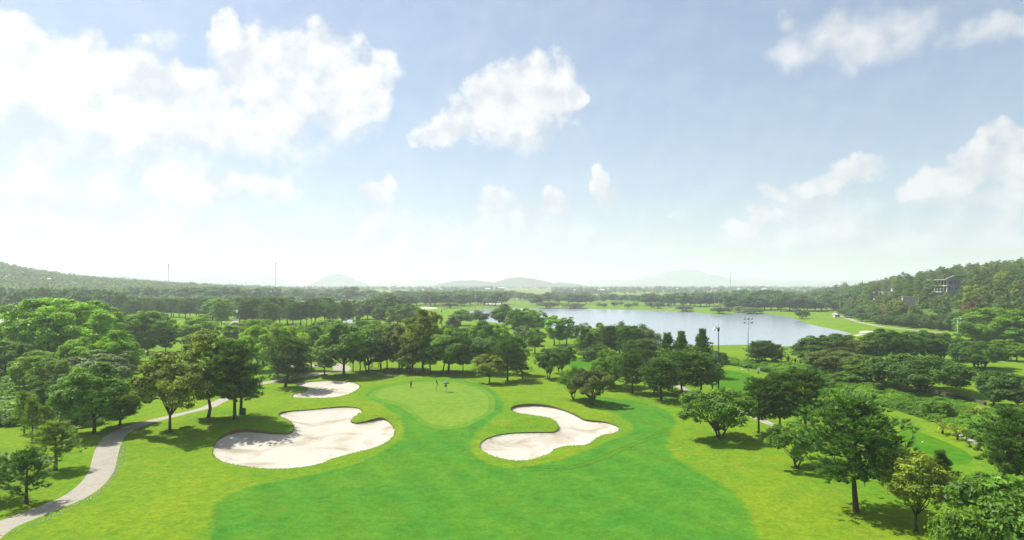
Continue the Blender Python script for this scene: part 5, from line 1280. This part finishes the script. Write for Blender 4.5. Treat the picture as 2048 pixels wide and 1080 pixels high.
# metal frame over the bank
p, q = spot(1575.5, 706), spot(1602.5, 706); fr = empty('metal_frame', p); zt = CAMZ - (693 - HZ) / FPX * p[1] - p[2]; dx, dy = q[0] - p[0], q[1] - p[1]
for k in (0, 1): b = MB(); b.tube([(dx * k, dy * k, -0.2), (dx * k, dy * k, zt)], 0.09, 8); b.build('post', M['steel'], fr)
b = MB(); b.tube([(-0.1, 0, zt), (dx + 0.1, dy, zt)], 0.09, 8); b.build('crossbar', M['steel'], fr); tag(fr, 'grey metal goal-like frame on the lake shore behind the banana plants', 'frame')
x, y, z = spot(2018, 720); bn = empty('park_bench', (x, y, z), R(10))
b = MB(); b.box((0, 0, 0.48), (2.0, 0.45, 0.07)); b.build('seat', M['concrete'], bn); b = MB(); b.box((0, 0.24, 0.85), (2.0, 0.06, 0.4)); b.build('backrest', M['concrete'], bn)
for s in (-0.8, 0.8): b = MB(); b.box((s, 0, 0.21), (0.12, 0.42, 0.5)); b.build('leg', M['concrete'], bn)
tag(bn, 'pale bench on the far lawn between two upright trees', 'bench')
# ditch stones
rr = random.Random(4)
for i, (u, v, s) in enumerate([(1915, 868, 0.34), (1924, 873, 0.42), (1934, 878, 0.32), (1944, 884, 0.5), (1954, 889, 0.3)]):
    x, y, z = spot(u, v); n = 9; V = []; F = []
    for j in range(6):
        for k in range(n):
            a = 2 * math.pi * k / n; ph = math.pi * (j + 0.4) / 6.2; r_ = s * (1 + rr.uniform(-.16, .16)); V.append((r_ * 1.5 * math.sin(ph) * math.cos(a), r_ * math.sin(ph) * math.sin(a), r_ * 0.5 * math.cos(ph)))
    for j in range(5):
        for k in range(n): F.append((j * n + k, (j + 1) * n + k, (j + 1) * n + (k + 1) % n, j * n + (k + 1) % n))
    F.append(tuple(range(n))); F.append(tuple(reversed(range(5 * n, 6 * n)))); b = MB(); b.add(V, F); o = b.build('ditch_stone', M['rock'], None, False, (x, y, z + 0.12)); o.rotation_euler = (0, 0, rr.uniform(0, 3))
    tag(o, ['first pale stone at the upper end of the ditch', 'second pale stone down the ditch', 'middle pale stone of the ditch', 'largest pale stone in the ditch', 'last pale stone at the lower end of the ditch'][i], 'stone', 'ditch stones')
# rubble edging along the outer side of the path
pe = open_curve([P(*p) for p in [(246, 900), (232, 950), (196, 990), (150, 1015), (100, 1038), (40, 1062), (0, 1074)]], 0.33); b = MB()
for (px_, py_) in pe:
    for _ in range(2):
        x, y = px_ + rr.uniform(-.25, .25), py_ + rr.uniform(-.25, .25); s = rr.uniform(.06, .15); b.box((x, y, gz(x, y) + s * 0.2), (s * 1.5, s, s * 0.7), rr.uniform(0, 3), top=(.6, .6))
tag(b.build('edging_rubble', M['pale rubble']), 'loose pale rubble along the path edge', kind='stuff')

# flag
x, y, z = spot(872.5, 782); fl = empty('flagstick', (x, y, z)); b = MB(); b.tube([(0, 0, -0.1), (0, 0, 2.35)], 0.028, 7); b.build('pole', M['dark steel'], fl)
V = []; F = []
for i in range(6):
    for zz in (0, 1): V.append((0.03 + 0.075 * i, 0.04 * math.sin(i * 1.1), 2.33 - zz * 0.55 - 0.11 * i * (1 if zz else 1.3) - 0.01 * i * i))
F = [(2 * i, 2 * i + 1, 2 * i + 3, 2 * i + 2) for i in range(5)]
b = MB(); b.add(V, F); fo = b.build('flag', M['flag'], fl); sm = fo.modifiers.new('thick', 'SOLIDIFY'); sm.thickness = 0.012
b = MB(); b.lathe([(0.054, 0.002), (0.054, 0.006)], n=16); b.build('cup', M['black'], fl); tag(fl, 'dark limp flag on a thin stick in the putting green', 'flag')

# golf trolleys parked behind the green
def trolley(u, v, label):
    x, y, z = spot(u, v); r = empty('golf_trolley', (x, y, z), rr.uniform(-.4, .4))
    for s in (-1, 1):
        w = MB(); ring = [(0.30 * s, 0.16 * math.cos(a), 0.16 + 0.16 * math.sin(a)) for a in np.linspace(0, 2 * math.pi, 15)]; w.tube(ring, 0.035, 6, False); wo_ = w.build('wheel', M['black'], r, True)
        w = MB(); w.tube([(0.27 * s, 0, 0.16), (0.33 * s, 0, 0.16)], 0.09, 10); w.build('hub', M['steel'], wo_)
    b = MB(); b.tube([(-0.30, 0, 0.16), (0.30, 0, 0.16)], 0.02, 6); b.build('axle', M['steel'], r)
    b = MB(); b.tube([(0, 0.02, 0.15), (0, 0.22, 0.6), (0, 0.36, 1.0)], [0.15, 0.16, 0.17], 12); b.build('bag', M['black'], r, True)
    for k in range(5):
        b = MB(); a = k * 1.25; b.tube([(0.09 * math.cos(a), 0.33 + 0.09 * math.sin(a), 0.95), (0.12 * math.cos(a), 0.42 + 0.12 * math.sin(a), 1.22 + 0.03 * k)], 0.014, 5); b.build('club', M['steel'], r)
    b = MB(); b.tube([(0, 0.02, 0.2), (0, -0.35, 0.75), (0, -0.45, 1.0)], 0.018, 6); b.build('handle', M['steel'], r); tag(r, label, 'golf trolley', 'golf trolleys behind the green')
trolley(832, 749, 'dark golf bag trolley behind the putting green, by the small light-tipped tree'); trolley(837, 749.5, 'dark golf bag trolley next to the first, towards the largest round tree')

# ------------------------------------------------------------------ the two golfers
def skin_mesh(name, pts, edges, rad, mat, parent, sub=2):
    me = bpy.data.meshes.new(name); me.from_pydata([tuple(p) for p in pts], edges, []); me.update()
    o = bpy.data.objects.new(name, me); COL.objects.link(o); o.modifiers.new('skin', 'SKIN'); sd = o.modifiers.new('sub', 'SUBSURF'); sd.levels = sub; sd.render_levels = sub
    for i, sv in enumerate(me.skin_vertices[0].data):
        r_ = rad[i]; sv.radius = r_ if isinstance(r_, tuple) else (r_, r_); sv.use_root = (i == 0)
    dg = bpy.context.evaluated_depsgraph_get(); m2 = bpy.data.meshes.new_from_object(o.evaluated_get(dg)); bpy.data.objects.remove(o)
    m2.polygons.foreach_set('use_smooth', [True] * len(m2.polygons)); m2.materials.append(M[mat])
    return link(name, m2, None, parent)

def hand(parent_pts, wrist, direction, bm):
    """palm, four unequal bent fingers and a thumb off the palm's side"""
    w = Vector(wrist); d = Vector(direction).normalized(); s = d.cross(Vector((0, 1, 0.2))).normalized(); n = s.cross(d)
    bm.tube([w, w + d * 0.05, w + d * 0.10], [0.026, 0.036, 0.030], 7)
    for i, ln in enumerate((0.065, 0.078, 0.072, 0.055)):
        b0 = w + d * 0.09 + s * (0.027 - 0.018 * i); m1 = b0 + d * ln * 0.55 + n * 0.012; bm.tube([b0, m1, m1 + d * ln * 0.3 + n * 0.03], [0.010, 0.009, 0.007], 6)
    t0 = w + d * 0.035 + s * 0.032; bm.tube([t0, t0 + s * 0.026 + d * 0.03, t0 + s * 0.024 + d * 0.062 + n * 0.015], [0.011, 0.010, 0.008], 6)

def person(u, v, rz, J_, cols, label, hat=None):
    x, y, z = spot(u, v); root = empty('person', (x, y, z), rz)
    n = ['pelvis', 'spine', 'chest', 'neck', 'headb', 'headt', 'shl', 'ell', 'wrl', 'shr', 'elr', 'wrr', 'hipl', 'knl', 'anl', 'tol', 'hipr', 'knr', 'anr', 'tor']
    E = [('pelvis', 'spine'), ('spine', 'chest'), ('chest', 'neck'), ('neck', 'headb'), ('headb', 'headt'), ('chest', 'shl'), ('shl', 'ell'), ('ell', 'wrl'), ('chest', 'shr'), ('shr', 'elr'), ('elr', 'wrr'), ('pelvis', 'hipl'), ('hipl', 'knl'), ('knl', 'anl'), ('anl', 'tol'), ('pelvis', 'hipr'), ('hipr', 'knr'), ('knr', 'anr'), ('anr', 'tor')]
    rad = dict(pelvis=(.14, .105), spine=(.125, .10), chest=(.15, .105), neck=.052, headb=(.082, .092), headt=(.075, .085), shl=.066, ell=.044, wrl=.028, shr=.066, elr=.044, wrr=.028, hipl=.088, knl=.060, anl=.040, tol=.036, hipr=.088, knr=.060, anr=.040, tor=.036)
    body = skin_mesh('body', [J_[k] for k in n], [(n.index(a), n.index(b_)) for a, b_ in E], [rad[k] for k in n], 'skin', root)
    bm = MB(); hand(None, J_['wrl'], Vector(J_['wrl']) - Vector(J_['ell']), bm); bm.build('hand', M['skin'], root, True)
    bm = MB(); hand(None, J_['wrr'], Vector(J_['wrr']) - Vector(J_['elr']), bm); bm.build('hand', M['skin'], root, True)
    k = 1.16
    mid = lambda a, b_, t: tuple(Vector(J_[a]).lerp(Vector(J_[b_]), t))
    skin_mesh('shirt', [J_['pelvis'], J_['spine'], J_['chest'], J_['shl'], mid('shl', 'ell', .75), J_['shr'], mid('shr', 'elr', .75), mid('chest', 'neck', .55)], [(0, 1), (1, 2), (2, 3), (3, 4), (2, 5), (5, 6), (2, 7)], [(.155, .12), (.145, .12), (.17, .125), .082, .066, .082, .066, .075], cols[0], root)
    skin_mesh('trousers', [tuple(Vector(J_['pelvis']) + Vector((0, 0, .0))), J_['hipl'], J_['knl'], tuple(Vector(J_['anl']) + Vector((0, 0, .05))), J_['hipr'], J_['knr'], tuple(Vector(J_['anr']) + Vector((0, 0, .05)))], [(0, 1), (1, 2), (2, 3), (0, 4), (4, 5), (5, 6)], [(.158, .122), .105, .078, .062, .105, .078, .062], cols[1], root)
    for a, t in (('anl', 'tol'), ('anr', 'tor')):
        b = MB(); A, T_ = Vector(J_[a]), Vector(J_[t]); A.z = T_.z = 0.05; dd = (T_ - A).normalized(); b.tube([A - dd * 0.06, A + dd * 0.03, T_ + dd * 0.03], [0.045, 0.05, 0.038], 8); b.build('shoe', M[cols[2]], root, True)
    hc = (Vector(J_['headb']) + Vector(J_['headt'])) / 2; up = (Vector(J_['headt']) - Vector(J_['headb'])).normalized(); fwd = Vector((0, -1, 0)); fwd = (fwd - up * fwd.dot(up)).normalized(); sd = up.cross(fwd)
    hb_ = MB()
    for s in (-1, 1): hb_.tube([hc + fwd * 0.080 + sd * 0.032 * s + up * 0.01, hc + fwd * 0.093 + sd * 0.032 * s + up * 0.01], 0.011, 8)
    hb_.tube([hc + fwd * 0.085 - up * 0.055 - sd * 0.025, hc + fwd * 0.090 - up * 0.055 + sd * 0.025], 0.006, 6); hb_.build('face_features', M['hair'], root)
    nb = MB(); nb.tube([hc + fwd * 0.085 + up * 0.008, hc + fwd * 0.112 - up * 0.022, hc + fwd * 0.085 - up * 0.03], [0.008, 0.014, 0.010], 7)
    nb.build('nose', M['skin'], root, True)
    for s in (-1, 1): eb = MB(); eb.tube([hc + sd * 0.085 * s - up * 0.025, hc + sd * 0.095 * s, hc + sd * 0.088 * s + up * 0.03], [0.010, 0.016, 0.012], 6); eb.build('ear', M['skin'], root, True)
    q = up.to_track_quat('Z', 'Y'); m2 = MB()
    m2.lathe([(0.098, -0.02), (0.104, 0.04), (0.092, 0.095), (0.055, 0.13), (0.01, 0.14)] if not hat else [(0.20, 0.02), (0.205, 0.035), (0.112, 0.05), (0.108, 0.12), (0.07, 0.15), (0.01, 0.155)], n=16)
    h2 = MB(); h2.add([tuple(hc - fwd * (0.018 if not hat else 0) + q @ Vector(a)) for a in m2.V], m2.F); h2.build('hat' if hat else 'hair', M['white cloth' if hat else 'hair'], root, True)
    tag(root, label, 'person'); return root
red = dict(pelvis=(0, .10, .90), spine=(0, .06, 1.06), chest=(0, -.06, 1.26), neck=(0, -.16, 1.39), headb=(0, -.22, 1.45), headt=(0, -.29, 1.58), shl=(.18, -.08, 1.30), ell=(.17, -.18, 1.04), wrl=(.035, -.30, .86), shr=(-.18, -.08, 1.30), elr=(-.17, -.18, 1.02), wrr=(-.03, -.31, .80),
           hipl=(.10, .08, .84), knl=(.15, .0, .47), anl=(.17, .04, .08), tol=(.19, -.11, .05), hipr=(-.10, .08, .84), knr=(-.15, .0, .47), anr=(-.17, .04, .08), tor=(-.19, -.11, .05))
r1 = person(822, 776, R(15), red, ('red shirt', 'dark cloth', 'black'), 'person in a red shirt and dark trousers bent over a putt on the green')
x, y, z = r1.location; pt = empty('putter', r1.location, R(15)); b = MB(); b.tube([(0, -0.32, 0.92), (0, -0.42, 0.03)], 0.012, 6); b.build('shaft', M['steel'], pt); b = MB(); b.tube([(0, -0.315, 0.95), (0, -0.345, 0.70)], 0.018, 7); b.build('grip', M['black'], pt); b = MB(); b.box((0.03, -0.43, 0.025), (0.12, 0.035, 0.03)); b.build('head', M['steel'], pt); tag(pt, 'thin putter held by the person in red', 'golf club')
wht = dict(pelvis=(0, 0, .92), spine=(.02, -.01, 1.08), chest=(.03, -.02, 1.30), neck=(.03, -.03, 1.45), headb=(.03, -.05, 1.53), headt=(.03, -.06, 1.66), shl=(.22, -.02, 1.38), ell=(.29, -.10, 1.14), wrl=(.20, -.28, 1.26), shr=(-.17, -.02, 1.38), elr=(-.24, .0, 1.12), wrr=(-.22, -.08, .90),
           hipl=(.10, 0, .87), knl=(.11, -.03, .48), anl=(.12, .02, .08), tol=(.14, -.13, .05), hipr=(-.10, 0, .87), knr=(-.13, -.02, .48), anr=(-.15, .03, .08), tor=(-.18, -.12, .05))
r2 = person(891.5, 783.5, R(-12), wht, ('blue cloth', 'white cloth', 'black'), 'person in a white sun hat and pale trousers holding a dark umbrella', hat=True)
um = empty('umbrella', r2.location, R(-12)); b = MB(); b.tube([(.20, -.29, 1.12), (.10, -.10, 2.02)], 0.012, 6); b.build('shaft', M['steel'], um)
ax = (Vector((.10, -.10, 2.02)) - Vector((.20, -.29, 1.12))).normalized(); q = ax.to_track_quat('Z', 'Y'); top = Vector((.10, -.10, 2.02)); V = []; F = []; n = 16
for j in range(5):
    r_ = 0.66 * j / 4
    for k in range(n): V.append(tuple(top + q @ Vector((r_ * math.cos(2 * math.pi * k / n), r_ * math.sin(2 * math.pi * k / n), -0.34 * (r_ / 0.66) ** 2 - (0.03 if (k % 2 and j == 4) else 0)))))
F = [(j * n + k, j * n + (k + 1) % n, (j + 1) * n + (k + 1) % n, (j + 1) * n + k) for j in range(4) for k in range(n)]
b = MB(); b.add(V, F); co_ = b.build('canopy', M['brolly'], um, True); sm = co_.modifiers.new('thick', 'SOLIDIFY'); sm.thickness = 0.008
for k in range(8): b = MB(); b.tube([top - ax * 0.02] + [Vector(V[j * n + 2 * k]) - ax * 0.02 for j in (2, 4)], 0.005, 4); b.build('rib', M['steel'], um)
b = MB(); b.tube([(.20, -.29, 1.12), (.205, -.30, 1.04), (.22, -.33, 1.03)], 0.016, 6); b.build('handle', M['black'], um); tag(um, 'dark blue-grey umbrella held over the person in the sun hat', 'umbrella')
